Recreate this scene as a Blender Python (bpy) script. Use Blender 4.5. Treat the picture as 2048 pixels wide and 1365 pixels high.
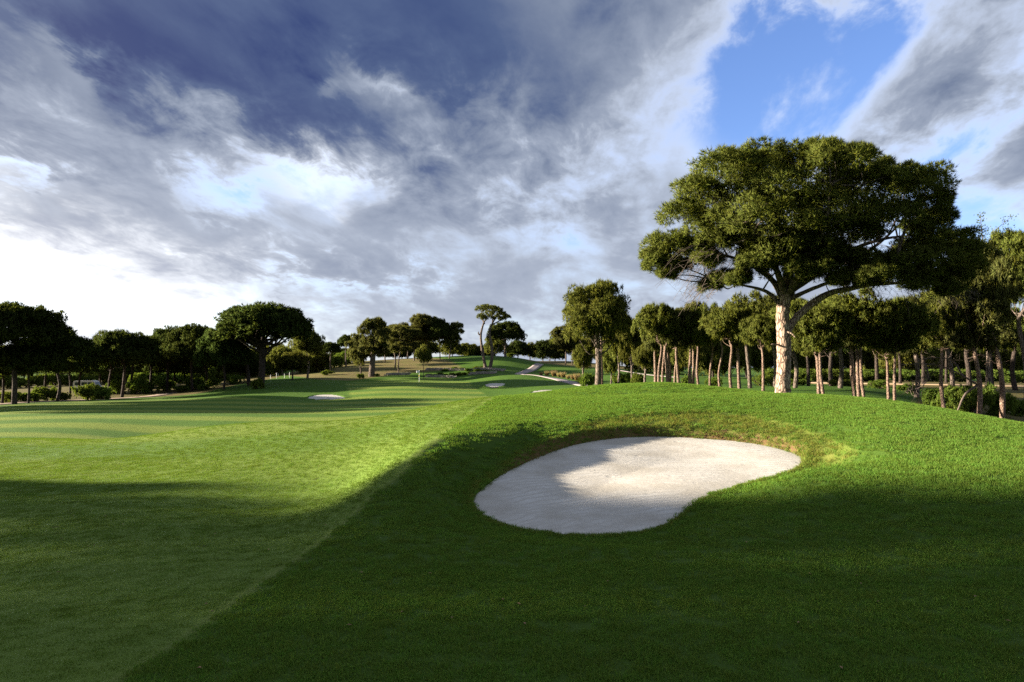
import bpy, math, random
import numpy as np
from mathutils import Vector, Matrix

for o in list(bpy.data.objects): bpy.data.objects.remove(o, do_unlink=True)
SC = bpy.context.scene
COL = SC.collection
rad = math.radians

# ------------------------------------------------------------------ camera
F = 1365.0                       # focal length in photo pixels (24 mm on 36 mm, 2048 px wide)
PITCH = math.atan(52.5 / F)
CAMZ = 5.0
cam_d = bpy.data.cameras.new('camera'); cam_d.lens = 24; cam_d.sensor_width = 36
cam_d.clip_start = 0.1; cam_d.clip_end = 6000
cam = bpy.data.objects.new('camera', cam_d); COL.objects.link(cam)
cam.location = (0, 0, CAMZ); cam.rotation_euler = (rad(90) + PITCH, 0, 0)
SC.camera = cam

# ------------------------------------------------------------------ sun, exposure
SUN_AZ, SUN_EL = rad(-85), rad(13)
SUN = Vector((math.sin(SUN_AZ) * math.cos(SUN_EL), math.cos(SUN_AZ) * math.cos(SUN_EL), math.sin(SUN_EL)))
sun_d = bpy.data.lights.new('sun', 'SUN'); sun_d.energy = 4.4; sun_d.angle = rad(1.2); sun_d.color = (1.0, 0.87, 0.69)
sun = bpy.data.objects.new('sun', sun_d); COL.objects.link(sun)
sun.rotation_euler = (-SUN).to_track_quat('-Z', 'Y').to_euler(); sun.location = SUN * 300
vs = SC.view_settings
vs.view_transform = 'Standard'; vs.look = 'None'; vs.exposure = 2.55; vs.gamma = 1; vs.use_curve_mapping = False
SC.cycles.use_denoising = False
SC.cycles.max_bounces = 6; SC.cycles.diffuse_bounces = 3; SC.cycles.transmission_bounces = 3
SC.cycles.transparent_max_bounces = 4; SC.cycles.sample_clamp_indirect = 6

# ------------------------------------------------------------------ node helper
class NT:
    def __init__(s, tree): s.t = tree; s.n = tree.nodes; s.l = tree.links
    def new(s, typ, ins=None, **kw):
        nd = s.n.new(typ)
        for k, v in kw.items(): setattr(nd, k, v)
        for k, v in (ins or {}).items(): s.put(nd.inputs[k], v)
        return nd
    def put(s, sock, v):
        if isinstance(v, bpy.types.NodeSocket): s.l.new(v, sock)
        else: sock.default_value = v
    def m(s, op, a, b=0.0, c=0.0, clamp=False):
        nd = s.n.new('ShaderNodeMath'); nd.operation = op; nd.use_clamp = clamp
        s.put(nd.inputs[0], a); s.put(nd.inputs[1], b); s.put(nd.inputs[2], c)
        return nd.outputs[0]
    def ss(s, x, a, b, lo=0.0, hi=1.0):
        nd = s.n.new('ShaderNodeMapRange'); nd.interpolation_type = 'SMOOTHSTEP'
        for i, v in enumerate((x, a, b, lo, hi)): s.put(nd.inputs[i], v)
        return nd.outputs[0]
    def noise(s, vec, scale, detail=5.0, rough=0.55, dist=0.0, lac=2.0):
        nd = s.new('ShaderNodeTexNoise', {'Scale': scale, 'Detail': detail, 'Roughness': rough, 'Distortion': dist, 'Lacunarity': lac})
        if vec is not None: s.l.new(vec, nd.inputs['Vector'])
        return nd.outputs['Fac']
    def mix(s, f, a, b, mode='MIX'):
        nd = s.n.new('ShaderNodeMix'); nd.data_type = 'RGBA'; nd.blend_type = mode
        s.put(nd.inputs[0], f); s.put(nd.inputs[6], a); s.put(nd.inputs[7], b)
        return nd.outputs[2]
    def ramp(s, fac, stops, interp='LINEAR'):
        nd = s.n.new('ShaderNodeValToRGB'); cr = nd.color_ramp; cr.interpolation = interp
        while len(cr.elements) < len(stops): cr.elements.new(0.5)
        for e, (p, c) in zip(cr.elements, stops):
            e.position = p; e.color = (c[0], c[1], c[2], 1) if len(c) == 3 else c
        s.put(nd.inputs[0], fac); return nd.outputs[0]
    def attr(s, name): return s.new('ShaderNodeAttribute', attribute_name=name).outputs['Fac']

def C(r, g, b): return (r, g, b, 1.0)

# ------------------------------------------------------------------ sky: Nishita behind a broken deck of cloud
def build_world():
    w = bpy.data.worlds.new('World'); SC.world = w; w.use_nodes = True
    t = NT(w.node_tree); t.n.clear()
    out = t.new('ShaderNodeOutputWorld'); bg = t.new('ShaderNodeBackground'); bg.inputs['Strength'].default_value = 0.05
    t.l.new(bg.outputs[0], out.inputs[0])
    sky = t.new('ShaderNodeTexSky'); sky.sky_type = 'NISHITA'; sky.sun_disc = False
    sky.sun_elevation = SUN_EL; sky.sun_rotation = SUN_AZ % (2 * math.pi)
    sky.air_density = 1.0; sky.dust_density = 0.4; sky.ozone_density = 2.0
    tc = t.new('ShaderNodeTexCoord'); d = tc.outputs['Generated']
    sep = t.new('ShaderNodeSeparateXYZ', {0: d}); x, y, z = sep.outputs
    # the cloud deck is a flat layer overhead: directions projected on it
    zz = t.m('ADD', t.m('MAXIMUM', z, 0.0), 0.24)
    pl = t.new('ShaderNodeCombineXYZ', {0: t.m('DIVIDE', x, zz), 1: t.m('DIVIDE', y, zz), 2: 0.0}).outputs[0]
    az = t.m('MULTIPLY', t.m('ARCTAN2', x, y), 57.2958)
    el = t.m('MULTIPLY', t.m('ARCSINE', z), 57.2958)
    ca, sa = math.cos(rad(10)), math.sin(rad(10))          # the deck is drawn out along the wind, away from the viewer
    px_, py_ = t.m('DIVIDE', x, zz), t.m('DIVIDE', y, zz)
    across = t.m('SUBTRACT', t.m('MULTIPLY', px_, ca), t.m('MULTIPLY', py_, sa)); along = t.m('ADD', t.m('MULTIPLY', px_, sa), t.m('MULTIPLY', py_, ca))
    rot = t.new('ShaderNodeCombineXYZ', {0: across, 1: t.m('MULTIPLY', along, 0.62), 2: 3.7}).outputs[0]
    big = t.noise(rot, 0.9, 3.0, 0.5, 0.2)
    mid = t.noise(rot, 2.6, 10.0, 0.58, 0.25)
    fine = t.noise(rot, 8.0, 9.0, 0.62, 0.3)
    # warped az/el so that cloud masses have ragged outlines
    wa = t.m('MULTIPLY_ADD', t.m('SUBTRACT', mid, 0.5), 22.0, az)
    we = t.m('MULTIPLY_ADD', t.m('SUBTRACT', fine, 0.5), 10.0, el)
    def blob(px, py, rx, ry, ang, amp, lo=1.0):
        a0 = math.degrees(math.atan((px - 1024) / F)); e0 = math.degrees(math.atan((735 - py) / F * math.cos(rad(a0))))
        dx = t.m('SUBTRACT', wa, a0); dy = t.m('SUBTRACT', we, e0)
        c, s = math.cos(rad(ang)), math.sin(rad(ang))
        u = t.m('DIVIDE', t.m('ADD', t.m('MULTIPLY', dx, c), t.m('MULTIPLY', dy, s)), rx)
        v = t.m('DIVIDE', t.m('SUBTRACT', t.m('MULTIPLY', dy, c), t.m('MULTIPLY', dx, s)), ry)
        q = t.m('ADD', t.m('MULTIPLY', u, u), t.m('MULTIPLY', v, v))
        return t.m('MULTIPLY', t.m('EXPONENT', t.m('MULTIPLY', q, -1.0)), amp)
    # thickness of the deck: noise plus the banks and gaps the picture shows
    th = t.m('MULTIPLY_ADD', t.m('SUBTRACT', big, 0.5), 0.65, 0.36)
    th = t.m('ADD', th, t.m('MULTIPLY', t.m('SUBTRACT', mid, 0.5), 1.25))
    th = t.m('ADD', th, t.m('MULTIPLY', t.m('SUBTRACT', fine, 0.5), 0.60))
    for b in BLOBS: th = t.m('ADD', th, blob(*b))
    cov = t.ss(th, -0.18, 0.36)
    # cloud brightness: thin edges glow, thick cores are slate
    col = t.ramp(th, [(0.05, (3.6, 3.8, 4.1)), (0.22, (2.0, 2.2, 2.55)), (0.36, (1.15, 1.34, 1.74)), (0.54, (0.72, 0.89, 1.28)), (0.74, (0.29, 0.44, 0.90)), (1.0, (0.10, 0.19, 0.64))])
    # forward scatter towards the sun, low haze near the horizon
    dot = t.new('ShaderNodeVectorMath', {0: d, 1: tuple(SUN)}, operation='DOT_PRODUCT').outputs['Value']
    ang = t.m('MULTIPLY', t.m('ARCCOSINE', dot), 57.2958)
    glow = t.m('EXPONENT', t.m('MULTIPLY', t.m('POWER', t.m('DIVIDE', ang, 36.0), 2.0), -1.0))
    low = t.m('EXPONENT', t.m('MULTIPLY', t.m('POWER', t.m('DIVIDE', t.m('MAXIMUM', el, 0.0), 11.0), 2.0), -1.0))
    gl = t.m('MULTIPLY', glow, t.m('MULTIPLY_ADD', low, 0.8, 0.2))
    col = t.mix(t.m('MULTIPLY', low, 0.62), col, C(1.95, 2.15, 2.55))
    skyc = t.mix(1.0, sky.outputs[0], C(*SKY_TINT), 'MULTIPLY')
    c = t.mix(cov, skyc, col)
    c = t.mix(1.0, c, t.new('ShaderNodeCombineColor', {0: t.m('MULTIPLY', gl, 5.0), 1: t.m('MULTIPLY', gl, 4.7), 2: t.m('MULTIPLY', gl, 4.3)}).outputs[0], 'ADD')
    bright = t.m('ADD', blob(20, 560, 14, 4.2, -6, 3.2), blob(620, 345, 5, 2.0, -6, 0.9))      # thin cloud lit through
    c = t.mix(1.0, c, t.new('ShaderNodeCombineColor', {0: bright, 1: t.m('MULTIPLY', bright, .96), 2: t.m('MULTIPLY', bright, .88)}).outputs[0], 'ADD')
    t.l.new(c, bg.inputs['Color'])

SKY_TINT = (0.72, 0.78, 1.08)
BLOBS = [  # px, py, radii in degrees, tilt, thickness added
    (1580, 60, 5.5, 7.0, -8, -0.55), (1520, 240, 5.5, 5, 0, -0.4), (1720, 0, 5, 5, 0, -0.35), (1960, 190, 8, 7, 20, -0.27), (1850, 330, 7, 4, 20, -0.2),
    (420, 60, 19, 6.5, -6, 0.36), (900, 110, 13, 6.5, -18, 0.34), (520, 215, 13, 2.6, -16, 0.24), (60, 40, 8, 5, 0, 0.3),
    (640, 340, 8.5, 3.2, -6, -0.34), (1050, 480, 8, 3, 0, -0.15), (430, 390, 2.4, 1.8, 0, -0.30), (60, 355, 4, 1.0, 0, -0.26), (690, 168, 1.5, 1.1, 0, -0.34),
    (90, 105, 3.6, 1.6, -25, -0.32), (250, 480, 11, 3.0, -8, 0.16), (1250, 260, 6, 6, 0, -0.10),
    (1960, 400, 6, 3.5, 20, -0.28), (1930, 170, 9, 3.0, 28, 0.12), (1850, 40, 3.0, 4.0, 30, -0.05),
    (60, 545, 13, 3.6, -8, -0.35), (700, 585, 9, 1.6, -4, -0.3), (1150, 400, 10, 5, 0, -0.16),
]
build_world()
# ------------------------------------------------------------------ pixels to points
ct, st = math.cos(PITCH), math.sin(PITCH)
def pdir(px, py):
    a = (px - 1024.0) / F; b = (682.5 - py) / F
    return np.array([a, ct - b * st, st + b * ct])
def pix(px, py, Y):                # the point at depth Y seen at that photo pixel
    d = pdir(px, py); return np.array([0, 0, CAMZ]) + d * (Y / d[1])
def project(p):
    v = np.asarray(p, float) - np.array([0, 0, CAMZ]); fw = v[1] * ct + v[2] * st; up = -v[1] * st + v[2] * ct
    return 1024 + F * v[0] / fw, 682.5 - F * up / fw

# ------------------------------------------------------------------ terrain: heights through surveyed points (thin plate in bearing / log range)
CP = [  # px, py, depth
    # near foreground
    (-200,1365,5.5),(0,1365,5.4),(512,1365,5.25),(1024,1365,5.2),(1536,1365,5.05),(2048,1365,4.9),(2250,1365,4.9),
    (-200,1200,8.3),(0,1200,8.0),(350,1200,7.7),(700,1200,7.4),(1100,1200,7.25),(1600,1200,7.0),(2048,1200,6.6),
    (-200,1060,13.0),(0,1060,12.6),(350,1060,12.1),(650,1060,11.5),(850,1060,10.7),(1480,1060,10.3),(1750,1060,9.8),(2048,1060,8.9),
    (-200,970,19.5),(0,970,19.0),(400,970,18.0),(700,970,16.6),(860,960,12.9),(930,950,13.9),(1660,965,12.5),(1850,960,11.7),(2048,960,11.1),
    (0,915,26.5),(300,910,26.0),(600,905,23.5),(800,900,17.8),(905,905,14.3),(980,880,16.9),
    (0,885,32),(200,880,33),
    # spur crest on the left
    (320,868,35.5),(430,852,36.0),(560,842,34.4),(700,840,31.5),(830,820,30.0),(960,797,29.7),
    (480,880,28),(700,870,26),(860,850,23.4),(950,850,19.6),
    # mound above the bunker
    (1080,815,25.5),(1200,836,21.6),(1300,826,22.6),(1400,822,23.0),(1500,828,22.4),(1600,850,19.8),(1690,895,15.6),
    (1080,797,29),(1200,793,29),(1300,790,29.0),(1400,788,28.5),(1500,788,28),(1600,790,27.0),(1750,800,25),(1900,825,22),(2048,852,19.5),(2200,880,17.5),
    (1800,850,17.5),(1950,890,14.8),(2048,905,13.6),
    # second mound
    (1080,786,44),(1200,772,44),(1330,766,43),(1440,776,42),(1520,787,40),(1200,799,35.5),(1350,797,35.5),(1450,795,34.5),
    (1000,796,43),
    # behind the right crest
    (1566,792,38),(1640,796,40),(1720,803,43),(1800,812,45.5),(1900,827,48),(2000,843,49),(2150,866,46),
    (1600,776,62),(1750,778,62),(1900,796,66),(2048,806,68),
    (1600,772,95),(1800,774,95),(2048,778,95),(1700,764,125),(1950,765,125),
    (1330,784,58),(1440,786,57),(1330,772,85),(1450,768,95),(1250,775,80),(1200,776,75),
    (320,884,44),(430,871,46),(560,863,45),(700,857,42),(830,838,40),
    # valley behind the spur
    (-150,870,47),(0,858,50),(200,848,54),(430,842,58),(600,833,63),(750,822,68),(880,812,76),(960,806,80),
    (-150,830,80),(0,812,88),(150,804,100),(300,797,112),(430,798,98),
    (-150,815,105),(0,803,106),(120,798,114),(240,793,122),(340,787,128),
    (-150,780,180),(100,770,180),(300,765,180),(450,760,170),
    # bank of the big umbrella pine and the far green
    (420,787,118),(500,772,124),(560,776,117),(560,764,133),(650,768,124),(650,802,94),(650,786,110),(560,800,96),
    (760,768,126),(760,785,104),(850,766,127),(900,768,123),(850,785,103),(930,772,119),(930,790,97),(1000,795,92),
    (838,763,136),(700,763,138),(760,758,150),(850,758,150),(930,762,143),(1000,752,140),(1060,750,140),
    (990,776,112),(985,764,124),(1060,764,122),(1060,776,106),(1120,776,100),(1100,790,80),
    # hill behind
    (600,752,165),(680,742,170),(740,752,158),(800,745,165),(900,752,158),(975,740,165),(1040,748,158),
    (700,728,190),(800,722,192),(880,718,192),(960,713,195),(1030,716,190),(1070,734,178),
    (1100,756,138),(1175,772,105),(1150,752,150),(1240,752,140),(1130,738,175),(1230,742,175),
    (1075,742,172),(1100,728,225),(1180,728,225),(1130,722,240),(1300,748,180),
    (960,715,230),(800,722,240),(600,735,240),
    (0,760,320),(400,755,320),(800,738,320),(1200,738,320),(1600,752,320),(2048,755,320),
]
def _survey():
    P = np.array([pix(*c) for c in CP])
    az = np.arctan2(P[:, 0], P[:, 1]); r = np.hypot(P[:, 0], P[:, 1]); z = P[:, 2]
    u = list(az * 2.2); v = list(np.log(r)); zz = list(z)
    for a in np.radians([-48, -30, -15, 0, 15, 30, 48]):          # under the camera and far out
        for rr, q in ((1.0, -2.45), (2.6, -2.48)): u.append(a * 2.2); v.append(math.log(rr)); zz.append(CAMZ + q)
        for rr, q in ((700, -4.0), (1600, -4.0)): u.append(a * 2.2); v.append(math.log(rr)); zz.append(CAMZ + q)
    U = np.stack([u, v], 1); n = len(U)
    d2 = ((U[:, None] - U[None]) ** 2).sum(-1)
    K = 0.5 * d2 * np.log(d2 + 1e-12) + np.eye(n) * 0.002
    A = np.zeros((n + 3, n + 3)); A[:n, :n] = K; A[:n, n] = 1; A[:n, n + 1:] = U; A[n, :n] = 1; A[n + 1:, :n] = U.T
    w = np.linalg.solve(A, np.concatenate([zz, np.zeros(3)]))
    return U, w
_U, _W = _survey()
def base_height(x, y):
    x = np.asarray(x, float).ravel(); y = np.asarray(y, float).ravel(); out = np.empty(len(x)); n = len(_U)
    for i in range(0, len(x), 20000):
        xa, ya = x[i:i + 20000], y[i:i + 20000]
        az = np.arctan2(xa, ya); r = np.maximum(np.hypot(xa, ya), 1.0)
        azc = np.clip(az, -0.86, 0.86)
        q = np.stack([azc * 2.2, np.log(r)], 1)
        d2 = ((q[:, None] - _U[None]) ** 2).sum(-1)
        z = (0.5 * d2 * np.log(d2 + 1e-12)) @ _W[:n] + _W[n] + q @ _W[n + 1:]
        off = np.clip((np.abs(az) - 0.80) / 0.6, 0, 1); off = off * off * (3 - 2 * off)
        flat = CAMZ - 2.45 - 2.0 * np.clip((np.log(r) - 3.0) / 2.0, 0, 1)
        out[i:i + 20000] = z * (1 - off) + flat * off
    return out

# ------------------------------------------------------------------ plan geometry helpers
def seg_dist(px, py, poly, closed=True):
    P = np.asarray(poly, float); Q = np.roll(P, -1, 0) if closed else P[1:]
    A = P if closed else P[:-1]; best = np.full(len(px), 1e18)
    for a, b in zip(A, Q):
        d = b - a; L = (d * d).sum() + 1e-12
        t = np.clip(((px - a[0]) * d[0] + (py - a[1]) * d[1]) / L, 0, 1)
        best = np.minimum(best, (px - a[0] - t * d[0]) ** 2 + (py - a[1] - t * d[1]) ** 2)
    return np.sqrt(best)
def inside(px, py, poly):
    P = np.asarray(poly, float); Q = np.roll(P, -1, 0); c = np.zeros(len(px), bool)
    for a, b in zip(P, Q):
        k = ((a[1] > py) != (b[1] > py)); xi = (b[0] - a[0]) * (py - a[1]) / (b[1] - a[1] + 1e-15) + a[0]
        c ^= k & (px < xi)
    return c
def sdist(px, py, poly): return np.where(inside(px, py, poly), -1, 1) * seg_dist(px, py, poly)
def smooth_poly(P, n=3):
    P = np.asarray(P, float)
    for _ in range(n):
        Q = np.roll(P, -1, 0); P = np.stack([0.75 * P + 0.25 * Q, 0.25 * P + 0.75 * Q], 1).reshape(-1, P.shape[1])
    return P
def sstep(x, a, b):
    t = np.clip((x - a) / (b - a), 0, 1); return t * t * (3 - 2 * t)

# ------------------------------------------------------------------ bunkers: outline on a tilted sand plane z = a + b*Y
class Bunker: pass
def make_bunker(pts, a, b, bank, dish):
    k = Bunker(); P = []
    for px, py in pts:
        d = pdir(px, py); s = (a - CAMZ) / (d[2] - b * d[1]) if True else 0
        P.append((d[0] * s, d[1] * s))
    k.poly = smooth_poly(P, 2); k.a, k.b, k.bank, k.dish = a, b, bank, dish
    k.lo = k.poly.min(0); k.hi = k.poly.max(0); k.size = min(*(k.hi - k.lo))
    return k
MAIN = make_bunker([(944,1008),(958,1030),(990,1048),(1035,1062),(1090,1071),(1150,1076),(1215,1076),(1270,1072),(1318,1062),(1345,1048),(1370,1025),(1402,1000),(1450,984),(1510,968),(1570,952),(1600,941),(1609,931),(1606,915),(1585,905),(1540,893),(1480,883),(1400,877),(1330,873),(1260,874),(1200,880),(1150,889),(1100,905),(1050,926),(1000,951),(965,978),(946,996)],
                   CAMZ - 3.75, 0.079, 2.2, 0.10)
def far_bunker(pts, Y0, py0, Y1, py1, bank):
    z0 = pix(1024, py0, Y0)[2]; z1 = pix(1024, py1, Y1)[2]; b = (z1 - z0) / (Y1 - Y0)
    return make_bunker(pts, z0 - b * Y0, b, bank, 0.0)
BK = [MAIN,
      far_bunker([(612,796),(625,799),(650,800),(680,799),(694,797),(682,793),(668,790),(650,789.5),(632,791)], 97, 800, 103, 789.5, 2.5),
      far_bunker([(968,771),(978,774),(990,775),(1003,773),(1011,769),(1004,767),(990,766.5),(978,768)], 110, 775, 114.5, 766.5, 2.0),
      far_bunker([(1058,786),(1072,789),(1095,787),(1112,782),(1095,780),(1075,782)], 86, 789, 89, 780, 2.0)]
def sand_z(k, x, y):
    sd = sdist(x, y, k.poly); t = np.clip(-sd / (0.45 * k.size), 0, 1)
    return k.a + k.b * y - k.dish * t * t * (3 - 2 * t) + 0.02 * np.sin(x * 1.3 + y * 0.6) * np.clip(-sd, 0, 1) * (k.dish > 0)
def height(x, y):
    x = np.asarray(x, float).ravel(); y = np.asarray(y, float).ravel(); z = base_height(x, y)
    if 'BANK' in globals():            # the coarse grass of the bank is cut below the rough above it
        m = (x > -2) & (x < 14) & (y > 10) & (y < 28)
        if m.any(): z[m] -= 0.07 * sstep(-sdist(x[m], y[m], BANK), 0.0, 0.22)
    for k in BK:
        m = (x > k.lo[0] - 5) & (x < k.hi[0] + 5) & (y > k.lo[1] - 5) & (y < k.hi[1] + 5)
        if not m.any(): continue
        xm, ym = x[m], y[m]; sd = sdist(xm, ym, k.poly)
        zs = k.a + k.b * ym
        wob = (1 + 0.25 * np.sin(xm * 1.7 + ym)) * (1 - .3 * sstep(ym, 15, 18))
        lh = 0.07 + 0.24 * sstep(ym, 15.5, 18.5) if k is MAIN else 0.1
        lip = zs + np.minimum(lh, np.maximum(sd, 0) * 2.0)
        w = sstep(sd, 0.0, k.bank * wob)
        zo = lip * (1 - w) + z[m] * w
        z[m] = np.where(sd >= 0, zo, zs + np.maximum(sd * 1.2, -0.5))
    return z
_gz = {}
def gz(x, y): return float(height([x], [y])[0])
def on_ground(px, py, r0=4.0, r1=330.0):       # where the ray of a pixel first meets the ground
    d = pdir(px, py); Y = np.geomspace(r0, r1, 900); P = np.array([0, 0, CAMZ])[None] + d[None] * (Y / d[1])[:, None]
    h = height(P[:, 0], P[:, 1]); k = np.nonzero(P[:, 2] <= h)[0]
    i = k[0] if len(k) else 899
    return P[i, :2]

# ------------------------------------------------------------------ mesh helpers
def mesh(name, V, faces, smooth=True):
    V = np.asarray(V, np.float32).reshape(-1, 3); me = bpy.data.meshes.new(name)
    if not isinstance(faces, list): faces = [faces]
    faces = [np.asarray(f, np.int32) for f in faces if len(f)]
    nl = sum(f.size for f in faces); nf = sum(len(f) for f in faces)
    me.vertices.add(len(V)); me.vertices.foreach_set('co', V.ravel())
    me.loops.add(nl); me.polygons.add(nf)
    me.loops.foreach_set('vertex_index', np.concatenate([f.ravel() for f in faces]))
    tot = np.concatenate([np.full(len(f), f.shape[1], np.int32) for f in faces])
    me.polygons.foreach_set('loop_start', np.concatenate([[0], np.cumsum(tot)[:-1]]).astype(np.int32))
    me.polygons.foreach_set('loop_total', tot)
    me.polygons.foreach_set('use_smooth', np.full(nf, smooth))
    me.update(calc_edges=True); me.validate()
    return me
def obj(name, me, mat=None, parent=None, **props):
    o = bpy.data.objects.new(name, me); COL.objects.link(o)
    if mat and me and not me.materials: me.materials.append(mat)
    if parent: o.parent = parent
    for k, v in props.items(): o[k] = v
    return o
def attr(me, name, arr):
    a = me.attributes.new(name, 'FLOAT', 'POINT'); a.data.foreach_set('value', np.asarray(arr, np.float32).ravel())
# ------------------------------------------------------------------ zones of the ground in plan
FW_EDGE_PX = [(225,1365),(350,1285),(480,1195),(560,1140),(640,1085),(700,1035),(745,990),(800,950),(860,897),(910,852),(950,820),(978,803)]
fe = [on_ground(*p) for p in FW_EDGE_PX]
fe = [fe[0] + (fe[0] - fe[1]) * 4] + fe + [pix(1010, 800, 42)[:2], pix(1015, 800, 60)[:2], pix(1005, 796, 80)[:2], pix(968, 785, 100)[:2], pix(945, 775, 116)[:2]]
FAIRWAY = np.array(fe + [pix(940, 766, 130)[:2], pix(900, 758, 150)[:2], pix(780, 758, 150)[:2], pix(690, 766, 130)[:2], pix(700, 790, 103)[:2],
                         pix(620, 803, 94)[:2], pix(520, 801, 97)[:2], pix(420, 797, 104)[:2], pix(280, 799, 110)[:2], pix(120, 806, 98)[:2], pix(-20, 816, 86)[:2], pix(-400, 850, 70)[:2], np.array([-60, 20]), np.array([-30, -30])])
BANK = np.array([on_ground(*p) for p in [(1150,858),(1200,838),(1300,827),(1400,823),(1500,829),(1600,851),(1670,880),(1712,905),(1700,925),(1640,935)]] + [MAIN.poly.mean(0)])
DIRT = np.array([pix(*p)[:2] for p in [(600,757,160),(640,764,142),(700,764,141),(745,757,153),(800,748,162),(870,744,166),(925,738,170),(895,722,188),(860,716,200),(780,712,215),(690,722,215),(640,735,195),(560,750,175)]])
DIRT2 = np.array([pix(*p)[:2] for p in [(1050,733,190),(1090,738,190),(1150,737,190),(1230,737,192),(1300,734,215),(1230,722,250),(1100,722,250),(1050,724,235)]])
WOODL = np.array([pix(*p)[:2] for p in [(-500,850,75),(-20,814,89),(120,803,103),(280,797,115),(400,789,120),(470,775,135),(560,760,165),(560,750,260),(-300,760,330),(-1500,800,150)]])
WOODR = np.array([pix(*p)[:2] for p in [(1860,826,39),(1990,846,37),(2300,880,33),(3200,900,40),(2600,780,160),(1650,760,150),(1560,768,112),(1900,772,88),(1830,800,55)]])

# ------------------------------------------------------------------ materials
def mat(name):
    m = bpy.data.materials.new(name); m.use_nodes = True; t = NT(m.node_tree); t.n.clear()
    t.out = t.new('ShaderNodeOutputMaterial'); return m, t
def principled(t, col, rough=0.8, spec=0.2, normal=None):
    b = t.new('ShaderNodeBsdfPrincipled', {'Base Color': col, 'Roughness': rough, 'Specular IOR Level': spec})
    if normal is not None: t.l.new(normal, b.inputs['Normal'])
    t.l.new(b.outputs[0], t.out.inputs[0]); return b
def bump(t, h, strength, dist=0.05):
    return t.new('ShaderNodeBump', {'Height': h, 'Strength': strength, 'Distance': dist}).outputs[0]
G_FAIR = (0.135, 0.215, 0.030); G_ROUGH = (0.060, 0.135, 0.014)

def m_turf():
    m, t = mat('turf')
    pos = t.new('ShaderNodeNewGeometry').outputs['Position']
    n1 = t.noise(pos, 0.35, 4, 0.6); n2 = t.noise(pos, 3.0, 6, 0.65); n3 = t.noise(pos, 45.0, 3, 0.7); n4 = t.noise(pos, 12.0, 5, 0.7)
    fw, dirt, bank, wood, stripe, gr = (t.attr(k) for k in ('fairway', 'dirt', 'bank', 'wood', 'stripe', 'edge'))
    fair = t.mix(stripe, C(0.066, 0.138, 0.019), C(0.165, 0.215, 0.036))
    fair = t.mix(t.ss(n2, 0.35, 0.7, 0, 0.35), fair, C(0.105, 0.165, 0.036))
    fair = t.mix(t.ss(n4, 0.58, 0.75, 0, 0.45), fair, C(0.055, 0.085, 0.02))
    sp = t.new('ShaderNodeTexVoronoi', {'Vector': pos, 'Scale': 0.9}).outputs['Distance']
    fair = t.mix(t.m('MULTIPLY', t.ss(sp, 0.10, 0.05), t.ss(n1, 0.42, 0.6)), fair, C(0.045, 0.05, 0.018))
    rough = t.mix(t.ss(n1, 0.3, 0.7), C(0.048, 0.108, 0.013), C(0.066, 0.130, 0.016))
    rough = t.mix(t.ss(n2, 0.45, 0.75, 0, 0.25), rough, C(0.11, 0.17, 0.03))
    rough = t.mix(t.ss(n4, 0.55, 0.8, 0, 0.3), rough, C(0.030, 0.072, 0.010))
    rough = t.mix(t.attr('thatch'), rough, C(0.048, 0.088, 0.014))
    c = t.mix(fw, rough, fair)
    c = t.mix(t.m('MULTIPLY', gr, 0.5), c, C(0.17, 0.21, 0.05))
    soil = t.m('MULTIPLY', t.attr('soil'), t.ss(n4, 0.3, 0.5))
    bk = t.mix(t.ss(n2, 0.3, 0.7), C(0.10, 0.145, 0.022), C(0.16, 0.175, 0.04))
    bk = t.mix(t.ss(n4, 0.6, 0.75, 0, 0.6), bk, C(0.07, 0.085, 0.02))
    c = t.mix(t.m('MULTIPLY', bank, t.ss(n2, 0.15, 0.5)), c, bk)
    c = t.mix(soil, c, C(0.13, 0.075, 0.04))
    dc = t.mix(t.ss(n2, 0.35, 0.7), C(0.17, 0.115, 0.06), C(0.14, 0.14, 0.045))
    dc = t.mix(t.ss(n1, 0.45, 0.65, 0, 0.7), dc, C(0.13, 0.14, 0.04))
    c = t.mix(t.ss(t.m('ADD', dirt, t.m('MULTIPLY', t.m('SUBTRACT', n2, 0.5), 0.7)), 0.35, 0.65), c, dc)
    wc = t.mix(t.ss(n2, 0.35, 0.65), C(0.075, 0.080, 0.025), C(0.17, 0.12, 0.055))
    c = t.mix(t.ss(t.m('ADD', wood, t.m('MULTIPLY', t.m('SUBTRACT', n2, 0.5), 0.8)), 0.4, 0.6), c, wc)
    c = t.mix(t.ss(n3, 0.3, 0.7, 0, 0.35), c, C(0.03, 0.05, 0.008))
    h = t.m('ADD', t.m('MULTIPLY', n3, 0.5), t.m('MULTIPLY', n4, 0.9))
    b = principled(t, c, 0.9, 0.06, bump(t, h, 0.6, 0.04))
    b.inputs['Sheen Weight'].default_value = 0.0
    return m
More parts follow.
